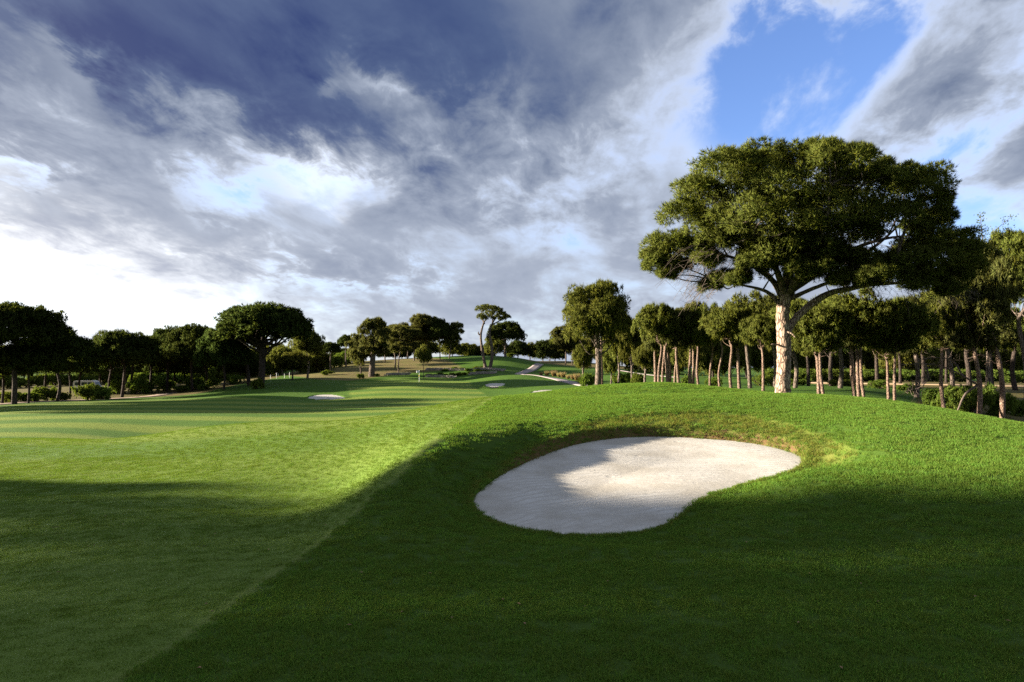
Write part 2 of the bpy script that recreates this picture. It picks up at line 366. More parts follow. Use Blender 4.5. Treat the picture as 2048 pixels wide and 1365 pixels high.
def m_sand():
    m, t = mat('sand'); pos = t.new('ShaderNodeNewGeometry').outputs['Position']
    n1 = t.noise(pos, 0.9, 5, 0.6); n2 = t.noise(pos, 9, 6, 0.7); n3 = t.noise(pos, 70, 3, 0.7)
    mp = t.new('ShaderNodeMapping', {'Vector': pos, 'Rotation': (0, 0, rad(35)), 'Scale': (1.2, 5.0, 1)}).outputs[0]
    rake = t.noise(mp, 3.0, 4, 0.6, 0.8)
    c = t.mix(t.ss(n1, 0.3, 0.7), C(0.37, 0.345, 0.30), C(0.51, 0.495, 0.46))
    c = t.mix(t.ss(rake, 0.55, 0.75, 0, 0.5), c, C(0.37, 0.345, 0.31))
    c = t.mix(t.ss(n2, 0.64, 0.78, 0, 0.6), c, C(0.22, 0.175, 0.12))
    wp = t.new('ShaderNodeMapping', {'Vector': pos, 'Location': (-4.0, -9.0, 0)}).outputs[0]
    wv = t.new('ShaderNodeTexWave', {'Vector': wp, 'Scale': 1.5, 'Distortion': 14.0, 'Detail': 3.0, 'Detail Scale': 0.35}, wave_type='RINGS', rings_direction='Z').outputs['Fac']
    vo = t.new('ShaderNodeTexVoronoi', {'Vector': pos, 'Scale': 1.5, 'Randomness': 1.0}).outputs['Distance']
    foot = t.ss(vo, 0.06, 0.17)
    c = t.mix(t.m('MULTIPLY', t.m('SUBTRACT', 1.0, foot), 0.12), c, C(0.33, 0.30, 0.26))
    c = t.mix(t.m('MULTIPLY', t.ss(wv, 0.55, 0.95), t.ss(n1, 0.4, 0.65, 0.05, 0.4)), c, C(0.31, 0.28, 0.235))
    h = t.m('ADD', t.m('MULTIPLY', n2, 0.35), t.m('ADD', t.m('MULTIPLY', wv, t.ss(n1, 0.45, 0.7, 0.0, 0.3)), t.m('ADD', t.m('MULTIPLY', rake, 0.8), t.m('MULTIPLY', foot, 0.4))))
    principled(t, c, 0.95, 0.1, bump(t, h, 0.55, 0.03)); return m
def m_foliage(name, a, b, c, trans=0.35, soft=False):
    m, t = mat(name)
    rnd = t.new('ShaderNodeObjectInfo').outputs['Random']; pos = t.new('ShaderNodeTexCoord').outputs['Object']
    n = t.noise(pos, 2.2, 3, 0.6); isl = t.new('ShaderNodeNewGeometry').outputs['Random Per Island']
    col = t.mix(t.ss(n, 0.3, 0.7), C(*a), C(*b))
    col = t.mix(t.m('MULTIPLY', isl, 0.55), col, C(*c))
    hs = t.new('ShaderNodeHueSaturation', {'Color': col, 'Hue': t.m('MULTIPLY_ADD', rnd, 0.03, 0.485), 'Value': t.m('MULTIPLY_ADD', rnd, 0.35, 0.82)})
    df = t.new('ShaderNodeBsdfDiffuse', {'Color': hs.outputs[0]}); tr = t.new('ShaderNodeBsdfTranslucent', {'Color': t.mix(1.0, hs.outputs[0], C(1.2, 1.15, 0.6), 'MULTIPLY')})
    if soft:                       # needles lie along the surface of their bough: shade by the bough's direction
        an = t.new('ShaderNodeAttribute', attribute_name='bough'); vt = t.new('ShaderNodeVectorTransform', {0: an.outputs['Vector']}, vector_type='NORMAL', convert_from='OBJECT', convert_to='WORLD')
        nn = t.new('ShaderNodeVectorMath', {0: vt.outputs[0]}, operation='NORMALIZE').outputs[0]; t.l.new(nn, df.inputs['Normal']); t.l.new(nn, tr.inputs['Normal'])
    mx = t.new('ShaderNodeMixShader', {0: trans}); t.l.new(df.outputs[0], mx.inputs[1]); t.l.new(tr.outputs[0], mx.inputs[2])
    t.l.new(mx.outputs[0], t.out.inputs[0]); return m
def m_bark(name, a, b, dark, scale=5.0, stretch=0.3):
    m, t = mat(name); pos = t.new('ShaderNodeTexCoord').outputs['Object']
    mp = t.new('ShaderNodeMapping', {'Vector': pos, 'Scale': (1, 1, stretch)}).outputs[0]
    v = t.new('ShaderNodeTexVoronoi', {'Vector': mp, 'Scale': scale}, feature='DISTANCE_TO_EDGE').outputs['Distance']
    n = t.noise(mp, scale * 0.8, 6, 0.65); n2 = t.noise(mp, scale * 4, 4, 0.7)
    v = t.m('ADD', v, t.m('MULTIPLY', t.m('SUBTRACT', n2, 0.5), 0.10))
    col = t.mix(t.ss(n, 0.35, 0.65), C(*a), C(*b))
    col = t.mix(t.ss(v, 0.02, 0.13), C(*dark), col)
    h = t.m('ADD', t.ss(v, 0.0, 0.18), t.m('MULTIPLY', n2, 0.5))
    principled(t, col, 0.9, 0.1, bump(t, h, 0.9, 0.06)); return m
def m_plain(name, a, b=None, scale=8.0, rough=0.7, bp=0.3):
    m, t = mat(name); pos = t.new('ShaderNodeTexCoord').outputs['Object']
    n = t.noise(pos, scale, 5, 0.65); col = t.mix(t.ss(n, 0.3, 0.7), C(*a), C(*(b or tuple(k * 0.75 for k in a))))
    principled(t, col, rough, 0.3, bump(t, n, bp, 0.02)); return m

M = dict(
    turf=m_turf(), sand=m_sand(),
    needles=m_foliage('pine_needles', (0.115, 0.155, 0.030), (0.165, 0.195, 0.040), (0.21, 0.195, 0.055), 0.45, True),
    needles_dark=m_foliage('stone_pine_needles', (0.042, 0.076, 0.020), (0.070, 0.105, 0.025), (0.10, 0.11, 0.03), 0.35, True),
    needles_dry=m_foliage('dry_pine_needles', (0.10, 0.130, 0.036), (0.14, 0.155, 0.045), (0.18, 0.16, 0.06), 0.45, True),
    leaf=m_foliage('shrub_leaves', (0.060, 0.110, 0.020), (0.10, 0.16, 0.03), (0.16, 0.17, 0.04), 0.45),
    grass=m_foliage('rough_grass_blades', (0.064, 0.148, 0.018), (0.088, 0.178, 0.024), (0.19, 0.25, 0.06), 0.4),
    fgrass=m_foliage('fairway_grass_blades', (0.062, 0.134, 0.017), (0.098, 0.165, 0.024), (0.15, 0.185, 0.042), 0.4),
    dgrass=m_foliage('bank_grass_blades', (0.10, 0.15, 0.022), (0.15, 0.175, 0.035), (0.23, 0.19, 0.06), 0.35),
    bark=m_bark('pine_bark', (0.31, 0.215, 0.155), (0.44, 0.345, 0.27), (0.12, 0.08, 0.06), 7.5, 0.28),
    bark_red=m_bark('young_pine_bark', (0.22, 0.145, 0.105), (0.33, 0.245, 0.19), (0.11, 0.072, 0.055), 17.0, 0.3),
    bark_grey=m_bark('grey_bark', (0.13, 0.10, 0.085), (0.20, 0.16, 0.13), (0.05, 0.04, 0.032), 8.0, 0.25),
    bark_shaded=m_bark('shaded_pine_bark', (0.055, 0.042, 0.036), (0.085, 0.065, 0.054), (0.025, 0.02, 0.017), 8.0, 0.25),  # grey bark darkened: backlight and deep wood shade put into the colour
    twig=m_plain('dead_twig', (0.075, 0.058, 0.046), (0.14, 0.11, 0.09), 6.0, 0.9),
    paving=m_plain('cart_path_paving', (0.27, 0.225, 0.22), (0.21, 0.18, 0.175), 1.5, 0.9),
    track=m_plain('dirt_track', (0.22, 0.155, 0.12), (0.30, 0.22, 0.17), 0.8, 0.95, 0.6),
    sandroad=m_plain('sandy_road', (0.46, 0.33, 0.20), (0.38, 0.27, 0.17), 0.6, 0.95, 0.5),
    stone=m_plain('terrace_stone', (0.32, 0.29, 0.25), (0.20, 0.18, 0.155), 1.2, 0.9, 0.8),
    white=m_plain('white_paint', (0.80, 0.80, 0.80), (0.74, 0.75, 0.76), 3.0, 0.5, 0.05),
    yellow=m_plain('yellow_ribbon', (0.62, 0.55, 0.08), None, 5.0, 0.6, 0.05),
    glass=m_plain('vehicle_glass', (0.03, 0.04, 0.05), (0.05, 0.06, 0.07), 2.0, 0.08, 0.0),
    rubber=m_plain('rubber', (0.03, 0.03, 0.03), None, 8.0, 0.9),
    litter=m_plain('dead_leaf', (0.30, 0.19, 0.10), (0.20, 0.12, 0.07), 9.0, 0.9),
    dry=m_foliage('plume_grass', (0.20, 0.17, 0.07), (0.28, 0.21, 0.11), (0.34, 0.26, 0.18), 0.4),
)

# ------------------------------------------------------------------ ground sheet (log-polar grid: fine near and in view, coarse elsewhere)
def build_ground():
    az = np.concatenate([np.radians(np.linspace(-180, -47, 56)[:-1]), np.radians(np.linspace(-47, 47, 650)), np.radians(np.linspace(47, 180, 56)[1:])])
    r = np.concatenate([[0.4, 1.0, 1.8, 2.6], np.geomspace(3.3, 300, 525), np.geomspace(320, 5000, 30)])
    A, R = np.meshgrid(az, r); x = (R * np.sin(A)).ravel(); y = (R * np.cos(A)).ravel()
    z = height(x, y)
    nr, na = A.shape; idx = np.arange(nr * na).reshape(nr, na)
    q = np.stack([idx[:-1, :-1], idx[:-1, 1:], idx[1:, 1:], idx[1:, :-1]], -1).reshape(-1, 4)[:, ::-1]
    me = mesh('ground', np.stack([x, y, z], 1), q)
    sf = sdist(x, y, FAIRWAY); rr = R.ravel()
    soft = 0.05 + rr * 0.004
    attr(me, 'fairway', np.clip(0.5 - sf / soft, 0, 1))
    wob = 0.10 * np.sin(x * 2.1 + y * 1.3) * np.sin(y * 0.7)
    attr(me, 'edge', np.exp(-((sf - 0.02 + wob * 0.3) / (0.07 + rr * 0.0035)) ** 2) * (rr < 45))
    attr(me, 'bank', np.clip(0.5 - sdist(x, y, BANK) / 0.2, 0, 1))
    sm = np.full(len(x), 9.0); nb_ = rr < 30; sm[nb_] = sdist(x[nb_], y[nb_], MAIN.poly)
    attr(me, 'soil', (sm < 0.16) * sstep(y, 15.0, 17.5))
    attr(me, 'dirt', np.maximum(np.clip(0.5 - sdist(x, y, DIRT) / 5, 0, 1), np.clip(0.5 - sdist(x, y, DIRT2) / 5, 0, 1)))
    attr(me, 'wood', np.maximum(np.clip(0.5 - sdist(x, y, WOODL) / 2.5, 0, 1), np.clip(0.5 - sdist(x, y, WOODR) / 3, 0, 1)))
    attr(me, 'thatch', 0.85 * np.clip((44 - rr) / 20, 0, 1))        # between standing blades one sees the thatch
    # mowing bands: alternate passes lean the blades to and fro
    s1 = np.sin((x * 0.10 + y * 1.0) * 2 * np.pi / 9.0 + 1.5 * np.sin(x * 0.055 + 0.4))
    attr(me, 'stripe', 0.5 + 0.5 * np.tanh(s1 * 3.0) * np.clip((rr - 14) / 30, 0.0, 1))
    return obj('ground', me, M['turf'], kind='structure'), (az, r, z.reshape(nr, na))
GROUND, (GA, GR, GZ) = build_ground()
def grid_z(x, y):                 # height of the sheet itself, for what grows on it
    a = np.arctan2(x, y); r = np.hypot(x, y)
    i = np.clip(np.searchsorted(GA, a) - 1, 0, len(GA) - 2); j = np.clip(np.searchsorted(GR, r) - 1, 0, len(GR) - 2)
    u = (a - GA[i]) / (GA[i + 1] - GA[i]); v = (r - GR[j]) / (GR[j + 1] - GR[j])
    return GZ[j, i] * (1 - u) * (1 - v) + GZ[j, i + 1] * u * (1 - v) + GZ[j + 1, i] * (1 - u) * v + GZ[j + 1, i + 1] * u * v

def build_sand(k, name, label_kind='structure', res=0.12):
    n = max(24, int(max(k.hi - k.lo) / res)); xs = np.linspace(k.lo[0] - 0.3, k.hi[0] + 0.3, n); ys = np.linspace(k.lo[1] - 0.3, k.hi[1] + 0.3, n)
    X, Y = np.meshgrid(xs, ys); x, y = X.ravel(), Y.ravel(); sd = sdist(x, y, k.poly); keep = sd < 0.25
    z = sand_z(k, x, y)
    idx = np.arange(n * n).reshape(n, n); q = np.stack([idx[:-1, :-1], idx[:-1, 1:], idx[1:, 1:], idx[1:, :-1]], -1).reshape(-1, 4)
    q = q[keep[q].all(1)]; used = np.unique(q); remap = -np.ones(n * n, int); remap[used] = np.arange(len(used))
    return obj(name, mesh(name, np.stack([x, y, z], 1)[used], remap[q]), M['sand'], kind=label_kind)
for _k in BK: build_sand(_k, 'bunker_sand', res=0.10 if _k is MAIN else 0.35)

def ribbon(name, pts, width, m, lift=0.05, kind='structure', crown=0.0):
    P = np.array(pts, float); t = np.linspace(0, len(P) - 1, (len(P) - 1) * 14 + 1)
    c = np.stack([np.interp(t, np.arange(len(P)), P[:, i]) for i in (0, 1)], 1)
    for _ in range(60): c[1:-1] = 0.25 * c[:-2] + 0.5 * c[1:-1] + 0.25 * c[2:]
    d = np.gradient(c, axis=0); d /= np.linalg.norm(d, axis=1)[:, None]; nrm = np.stack([-d[:, 1], d[:, 0]], 1)
    offs = np.linspace(-0.5, 0.5, 5) * width; V = []
    for o in offs:
        p = c + nrm * o; V.append(np.stack([p[:, 0], p[:, 1], grid_z(p[:, 0], p[:, 1]) + lift], 1))
    n = len(c); V = np.stack(V, 1); edge = V[:, [0, -1]].copy(); edge[:, :, 2] -= lift + 0.15
    V = np.concatenate([edge[:, :1], V, edge[:, 1:]], 1); k = V.shape[1]; idx = np.arange(n * k).reshape(n, k)
    q = np.stack([idx[:-1, :-1], idx[1:, :-1], idx[1:, 1:], idx[:-1, 1:]], -1).reshape(-1, 4)[:, ::-1]
    return obj(name, mesh(name, V.reshape(-1, 3), q), m, kind=kind)
ribbon('cart_path', [pix(1250, 800, 86)[:2], pix(1200, 782, 96)[:2], pix(1160, 768, 110)[:2], pix(1130, 760, 124)[:2], pix(1100, 756, 138)[:2], pix(1050, 755, 146)[:2], pix(1035, 752, 153)[:2], pix(1045, 747, 162)[:2], pix(1066, 741, 173)[:2], pix(1080, 738, 186)[:2]], 2.1, M['paving'], 0.08)
ribbon('dirt_track', [pix(-300, 836, 80)[:2], pix(-20, 810, 91)[:2], pix(120, 803, 104)[:2], pix(230, 798, 113)[:2], pix(300, 796, 118)[:2], pix(340, 790, 128)[:2]], 2.6, M['track'], 0.06)
ribbon('sandy_road', [pix(1560, 768, 118)[:2], pix(1650, 766, 114)[:2], pix(1800, 767, 108)[:2], pix(1950, 768, 104)[:2], pix(2300, 772, 100)[:2]], 5.0, M['sandroad'], 0.08)
ribbon('cart_path', [pix(1235, 738, 185)[:2], pix(1265, 742, 175)[:2], pix(1300, 748, 160)[:2], pix(1360, 758, 140)[:2]], 2.4, M['paving'], 0.08)
# ------------------------------------------------------------------ wood and foliage builders
def unit(v): return v / (np.linalg.norm(v, axis=-1, keepdims=True) + 1e-9)
def curve(pts, n):                # Catmull-Rom through points (any width)
    P = np.asarray(pts, float); P = np.concatenate([[2 * P[0] - P[1]], P, [2 * P[-1] - P[-2]]])
    t = np.linspace(0, len(P) - 3 - 1e-6, n); i = t.astype(int); u = (t - i)[:, None]
    a, b, c, d = P[i], P[i + 1], P[i + 2], P[i + 3]
    return 0.5 * (2 * b + (c - a) * u + (2 * a - 5 * b + 4 * c - d) * u * u + (3 * b - a - 3 * c + d) * u ** 3)
def tube(P, R, sides=8, knots=0.0, rng=None, flare=0.0):
    P = np.asarray(P, float); R = np.asarray(R, float); n = len(P)
    T = unit(np.gradient(P, axis=0)); ref = np.where(np.abs(T[:, 2:3]) > 0.8, [[1.0, 0, 0]], [[0, 0, 1.0]])
    ref = np.repeat(ref[:1], n, 0); U = unit(np.cross(T, ref)); W = np.cross(T, U)
    a = np.linspace(0, 2 * np.pi, sides, endpoint=False); rr = np.repeat(R[:, None], sides, 1)
    if knots and rng is not None:
        k = rng.normal(0, 1, (n, sides)); k = (k + np.roll(k, 1, 1) + np.roll(k, 1, 0)) / 2.2; rr = rr * (1 + knots * k)
    if flare: rr = rr * (1 + flare * np.exp(-np.arange(n)[:, None] / n * 14) * (0.6 + 0.4 * np.cos(a * 3 + 1)[None]))
    V = P[:, None] + U[:, None] * (np.cos(a)[None, :, None] * rr[..., None]) + W[:, None] * (np.sin(a)[None, :, None] * rr[..., None])
    V = V.reshape(-1, 3); idx = np.arange(n * sides).reshape(n, sides); nx = np.roll(idx, -1, 1)
    q = np.stack([idx[:-1], nx[:-1], nx[1:], idx[1:]], -1).reshape(-1, 4)
    V = np.concatenate([V, P[-1:] + T[-1:] * R[-1]]); tip = len(V) - 1
    tr = np.stack([idx[-1], nx[-1], np.full(sides, tip)], -1)
    return V, q, tr
class Wood:
    def __init__(s): s.V = []; s.Q = []; s.T = []; s.n = 0
    def add(s, V, q, t): s.V.append(V); s.Q.append(q + s.n); s.T.append(t + s.n); s.n += len(V)
    def mesh(s, name): return mesh(name, np.concatenate(s.V), [np.concatenate(s.Q), np.concatenate(s.T)])
def spray(P, D, L, w, nb, rng, spread=0.75, out=None):      # needle tufts: nb blades from every point
    n = len(P); P = np.repeat(P, nb, 0); D = np.repeat(D, nb, 0)
    d = unit(D + rng.normal(0, spread, P.shape)); p = unit(np.cross(d, rng.normal(0, 1, P.shape)))
    L = np.asarray(L); L = (np.repeat(L, nb) if L.ndim else np.full(len(P), L)) * rng.uniform(0.65, 1.2, len(P))
    wv = np.asarray(w); wv = np.repeat(wv, nb)[:, None] if wv.ndim else wv
    tip = P + d * L[:, None]; mid = P + d * (L * 0.35)[:, None]
    V = np.stack([P - p * wv * 0.5, P + p * wv * 0.5, tip], 1).reshape(-1, 3)
    if out is not None: out.append(np.repeat(unit(np.repeat(out.pop(), nb, 0) + rng.normal(0, .75, P.shape)), 3, 0))
    return V
def foliage(clumps, rng, n_puff, n_tuft, nb, L, w, pr=0.42, under=-0.35, spread=0.75, fill=0.55):
    # clumps: rows cx cy cz rx ry rz; each clump carries puffs, each puff carries needle tufts
    Cc = np.repeat(clumps[:, :3], n_puff, 0); Cr = np.repeat(clumps[:, 3:], n_puff, 0)
    d = unit(rng.normal(0, 1, Cc.shape)); d[:, 2] = np.where(d[:, 2] < under, -d[:, 2] * 0.6, d[:, 2]); d = unit(d)
    pc = Cc + Cr * d * rng.uniform(fill, 0.95, (len(Cc), 1)); prad = Cr * pr * rng.uniform(0.7, 1.25, (len(Cc), 1)); pd = d
    pc = np.repeat(pc, n_tuft, 0); prad = np.repeat(prad, n_tuft, 0); pd = np.repeat(pd, n_tuft, 0)
    e = unit(rng.normal(0, 1, pc.shape) + pd * 0.7 + np.array([0, 0, 0.25]))
    P = pc + prad * e * rng.uniform(0.45, 1.0, (len(pc), 1))
    out = [unit(unit((P - np.repeat(Cc, n_tuft, 0)) / np.repeat(Cr, n_tuft, 0)) + 0.75 * e)]
    V = spray(P, e + np.array([0, 0, 0.25]), L, w, nb, rng, spread, out)
    return V, out[0]
def leafmesh(name, VN, soft=True):
    V, N = VN; me = mesh(name, V, quads(V), False)
    if soft: a = me.attributes.new('bough', 'FLOAT_VECTOR', 'POINT'); a.data.foreach_set('vector', N.astype(np.float32).ravel())
    return me
def quads(V): return np.arange(len(V)).reshape(-1, 3)

VAR = {}
def add_variant(name, clumps, seed, m, n_puff=9, n_tuft=17, nb=5, L=0.075, w=0.020, flat=1.0, **kw):
    rng = np.random.default_rng(seed); V = foliage(clumps, rng, n_puff, n_tuft, nb, L, w, **kw)
    VAR.setdefault(name, []).append((leafmesh('crown', V), clumps[:, :3], m))
def clumps_umbrella(rng, n):
    out = []
    while len(out) < n:
        th = rng.uniform(0, 6.283); s = rng.uniform(-0.05, 1.0); c = math.sqrt(max(0, 1 - s * s)); k = rng.uniform(0.84, 1.0)
        R = rng.uniform(0.21, 0.31)
        out.append((c * math.cos(th) * 0.78 * k, c * math.sin(th) * 0.78 * k, 0.26 + s * 0.52 * k, R, R, R * rng.uniform(0.5, 0.75)))
    return np.array(out)
def clumps_round(rng, n, sq=1.0):
    out = []
    while len(out) < n:
        d = rng.normal(0, 1, 3); d /= np.linalg.norm(d); 
        if d[2] < -0.75: continue
        k = rng.uniform(0.55, 1.05); R = rng.uniform(0.23, 0.36)
        out.append((d[0] * 0.76 * k, d[1] * 0.76 * k, 0.5 + d[2] * 0.40 * k, R, R, R * 0.55))
    return np.array(out)
def clumps_irregular(rng, n):
    out = []
    for i in range(n):
        th = rng.uniform(0, 6.283); q = rng.uniform(0.1, 0.85); h = rng.uniform(0.12, 0.90)
        rr = q * math.sqrt(max(0.1, 1 - (h - 0.45) ** 2 * 2.2)); R = rng.uniform(0.2, 0.34)
        out.append((rr * math.cos(th), rr * math.sin(th), h, R, R, R * rng.uniform(0.22, 0.4)))
    return np.array(out)
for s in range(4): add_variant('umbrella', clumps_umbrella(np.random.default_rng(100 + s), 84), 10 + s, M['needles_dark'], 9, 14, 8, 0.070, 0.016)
for s in range(5): add_variant('round', clumps_round(np.random.default_rng(200 + s), 46), 20 + s, M['needles'], 9, 15, 8, 0.095, 0.016)
for s in range(4): add_variant('irregular', clumps_irregular(np.random.default_rng(300 + s), 36), 30 + s, M['needles_dry'], 10, 16, 8, 0.09, 0.016)
for s in range(2): add_variant('tall', np.concatenate([clumps_round(np.random.default_rng(400 + s), 52), clumps_irregular(np.random.default_rng(410 + s), 12)]), 40 + s, M['needles'], 12, 19, 8, 0.065, 0.011)

for s in range(3): add_variant('airy', clumps_irregular(np.random.default_rng(600 + s), 15), 60 + s, M['needles_dry'], 8, 9, 6, 0.10, 0.018)
TREES = []
def thing(name, label, cat, loc, group=None):
    o = bpy.data.objects.new(name, None); COL.objects.link(o); o.empty_display_size = 0.3
    o.location = loc; o['label'] = label; o['category'] = cat
    if group: o['group'] = group
    return o
_vc = {}
def pine(px, Y, top, hw, bot, kind, label, group=None, r=0.15, lean=0, bark='bark_grey', xy=None, seed=None, H=None, R=None, limbs=7, name='pine_tree', crown_dx=0.0, fork=False):
    rng = np.random.default_rng(seed if seed is not None else int(px * 7 + Y * 13) + 5000)
    if xy is None:
        p = pix(px, 760, Y); X = p[0]; z0 = gz(X, Y); zt = pix(px, top, Y)[2]; zb = pix(px, bot, Y)[2]; Rw = hw * Y / F
    else:
        X, Y = xy; z0 = gz(X, Y); zt = z0 + H; zb = z0 + H * bot; Rw = R
    root = thing(name, label, 'tree', (X, Y, z0 - 0.05), group)
    dx = lean * Y / F; hc = zt - zb; hb = zb - z0
    i = _vc.get(kind, 0); _vc[kind] = i + 1; me, cen, m = VAR[kind][i % len(VAR[kind])]
    rz = rng.uniform(0, 6.283); Rd = Rw * rng.uniform(0.9, 1.1)
    cx = dx + crown_dx * Y / F
    # trunk with limbs reaching into the crown
    jw = rng.normal(0, 0.02, (4, 2)) * (hb + hc)
    top_h = hb + hc * 0.62
    pts = np.array([[0, 0, 0], [dx * 0.25 + jw[0, 0] * 0.5, jw[0, 1] * 0.5, top_h * 0.3], [dx * 0.6 + jw[1, 0], jw[1, 1], top_h * 0.62], [dx * 0.9 + (cx - dx) * 0.4, jw[2, 1] * 0.7, hb + hc * 0.2], [cx, 0, top_h]])
    P = curve(pts, 16); t = np.linspace(0, 1, 16); W = Wood()
    W.add(*tube(P, r * (1 - 0.72 * t ** 1.5), 9, 0.05, rng, 0.12))
    c, s_ = math.cos(rz), math.sin(rz); order = rng.permutation(len(cen))[:limbs]
    for k in order:
        q = cen[k] * 0.9; tgt = np.array([(q[0] * c - q[1] * s_) * Rw + cx, (q[0] * s_ + q[1] * c) * Rd, hb + q[2] * hc])
        h0 = hb + hc * (rng.uniform(-0.12, 0.25) if fork or limbs > 13 else rng.uniform(0.02, 0.35)); j = int(np.clip(np.searchsorted(P[:, 2], h0), 1, 14)); a = P[j]
        if fork: a = P[max(1, j - 1)]
        b = a + (tgt - a) * 0.5 + np.array([0, 0, -0.06 * hc]) + rng.normal(0, 0.05, 3) * Rw
        LP = curve([a, b, tgt], 8); r0 = r * rng.uniform(0.2, 0.36) * (1.6 if fork else 1)
        W.add(*tube(LP, np.linspace(r0, r0 * 0.2, 8), 5))
    obj('trunk', W.mesh('trunk'), M[bark], root)
    cr = obj('crown', me, m, root); cr.location = (cx, 0, hb); cr.scale = (Rw, Rd, hc); cr.rotation_euler = (0, 0, rz)
    TREES.append(root); return root

# ------------------------------------------------------------------ the great pine on the mound
def hero():
    Y0 = 38.0; rng = np.random.default_rng(5); px0 = 1565
    X0 = pix(px0, 792, Y0)[0]; z0 = gz(X0, Y0) - 0.12
    root = thing('great_pine', 'huge spreading pine with a thick sunlit trunk standing alone on the mound above the bunker', 'tree', (X0, Y0, z0))
    O = np.array([X0, Y0, z0])
    def q(px, py, dy=0.0): return pix(px, py, Y0 + dy) - O
    def limb(name, pts, rs, sides=10, n=26, knots=0.07, flare=0.0):
        P = curve([q(*p) for p in pts], n); R = np.interp(np.linspace(0, len(rs) - 1, n), np.arange(len(rs)), rs)
        return P, R, tube(P, R, sides, knots, rng, flare)
    P, R, g = limb('trunk', [(1565, 798), (1566, 760), (1568, 715), (1567, 668), (1565, 630), (1569, 598), (1574, 560), (1578, 520)], [.42, .38, .375, .365, .345, .33, .26, .16], 30, 80, 0.05, 0.12)
    obj('trunk', mesh('trunk', g[0], [g[1], g[2]]), M['bark'], root)
    LIMBS = [([(1570, 668), (1580, 652), (1597, 632), (1625, 607), (1662, 586), (1700, 578), (1738, 570), (1800, 566), (1862, 560)], [.25, .22, .205, .19, .17, .15, .12, .08, .04]),
             ([(1567, 602), (1548, 565), (1505, 532), (1450, 512), (1395, 516)], [.20, .15, .11, .07, .03]),
             ([(1565, 615), (1535, 585), (1490, 572), (1440, 565, -1)], [.13, .10, .06, .025]),
             ([(1572, 592), (1580, 530, 1), (1560, 450, 2), (1530, 370, 3)], [.26, .2, .12, .05]),
             ([(1573, 596), (1610, 548), (1690, 505, 1), (1770, 478, 1), (1850, 470, 1)], [.21, .16, .12, .08, .03]),
             ([(1574, 590), (1610, 530, -2), (1650, 450, -4), (1660, 370, -4.5)], [.22, .17, .1, .04]),
             ([(1570, 590), (1545, 520, -2), (1500, 440, -4), (1470, 380, -4)], [.2, .14, .09, .04]),
             ([(1576, 585), (1650, 540, 3), (1740, 500, 5), (1820, 430, 5)], [.2, .15, .1, .04]),
             ([(1575, 600), (1640, 572, -1), (1720, 545, -2), (1790, 530, -3)], [.13, .1, .06, .03]),
             ([(1568, 600), (1535, 548, 2), (1470, 480, 4), (1410, 440, 5)], [.18, .13, .08, .04])]
    tips = []
    for pts, rs in LIMBS:
        P, R, g = limb('limb', pts, rs, 10, 30); obj('limb', mesh('limb', g[0], [g[1], g[2]]), M['bark' if rs[0] == .25 else 'bark_grey'], root); tips.append(P)
    for pts, rs in [([(1574, 664, -.35), (1584, 668, -.45), (1590, 675, -.5)], [.055, .05, .03]), ([(1558, 690, -.1), (1549, 690, -.3), (1543, 689, -.35)], [.05, .05, .035])]:
        P, R, g = limb('branch_stub', pts, rs, 7, 7); obj('branch_stub', mesh('branch_stub', g[0], [g[1], g[2]]), M['bark'], root)
    # crown: clumps where the picture shows them, spread through the depth of the crown
    Z = [(100,690,62),(150,600,80),(90,640,55),(250,630,85),(330,560,95),(210,470,85),(320,420,110),(290,340,85),(400,260,105),(480,180,105),(580,125,72),(670,135,70),(600,230,115),
         (790,155,70),(880,140,78),(980,135,85),(1080,150,75),(900,240,115),(1060,240,110),(1225,215,62),(1330,245,85),(1420,295,82),(1445,400,80),(1350,350,115),(1475,465,58),(1200,340,115),
         (700,350,125),(830,400,125),(950,430,115),(500,400,125),(430,490,100),(600,480,105),(760,520,95),(700,615,100),(850,610,95),(610,660,80),(1050,440,115),(1150,470,100),(1290,470,95),(1390,510,60),
         (560,640,60),(560,700,62),(430,785,55),(490,755,50),(690,715,80),(810,690,85),(900,740,75),(350,815,36),(740,440,110),(640,300,110),(1000,330,115),
         (1230,715,70),(1350,640,80),(1440,600,90),(1550,590,85),(1620,650,66),(1500,690,105),(1380,730,95),(1260,780,75),(1560,770,70),(1440,790,65),(1610,720,60),(980,680,55),(1080,730,60),(1130,770,45),(1000,790,45),
         (180,720,45),(120,760,34),(1150,690,45),(480,560,80),(380,600,70),(330,680,50),(620,560,95),(900,520,100),(800,600,90),(760,680,80),(1000,540,90),(940,640,70),(650,420,110),(1100,540,70),(1330,690,80),(1180,750,60),(1050,660,50),(870,700,70),(1530,830,45),(1350,800,60)]
    cl = []; s = 0.403; sc = Y0 / F
    for zx, zy, r in Z:
        px, py, R = 1280 + s * zx, 250 + s * zy, r * s * sc
        half = math.sqrt(max(2.0, 8.6 ** 2 - ((px - 1625) * sc) ** 2)) * (0.85 if zy < 560 else 0.5 if zx < 1150 else 0.7)
        offs = [rng.uniform(-0.85, -0.3), rng.uniform(0.1, 0.8)] if zy < 560 or zx > 1150 else [rng.uniform(-0.8, -0.2), rng.uniform(-0.1, 0.5)]
        for o in offs:
            c = q(px + rng.normal(0, 5), py + (abs(o) * 26 if zy < 260 else 0) + rng.normal(0, 4), o * half); f = rng.uniform(1.08, 1.38)
            cl.append((*c, R * f, R * f, R * f * 0.72))
    cl = np.array(cl)
    V = foliage(cl, rng, 16, 38, 8, 0.25, 0.028, pr=0.40, under=-0.30, spread=0.6, fill=0.6)
    obj('crown', leafmesh('crown', V), M['needles'], root)
    # boughs under the crown, and bare hanging twigs on the shaded underside
    W = Wood()
    allp = np.concatenate([t[12:] for t in tips])
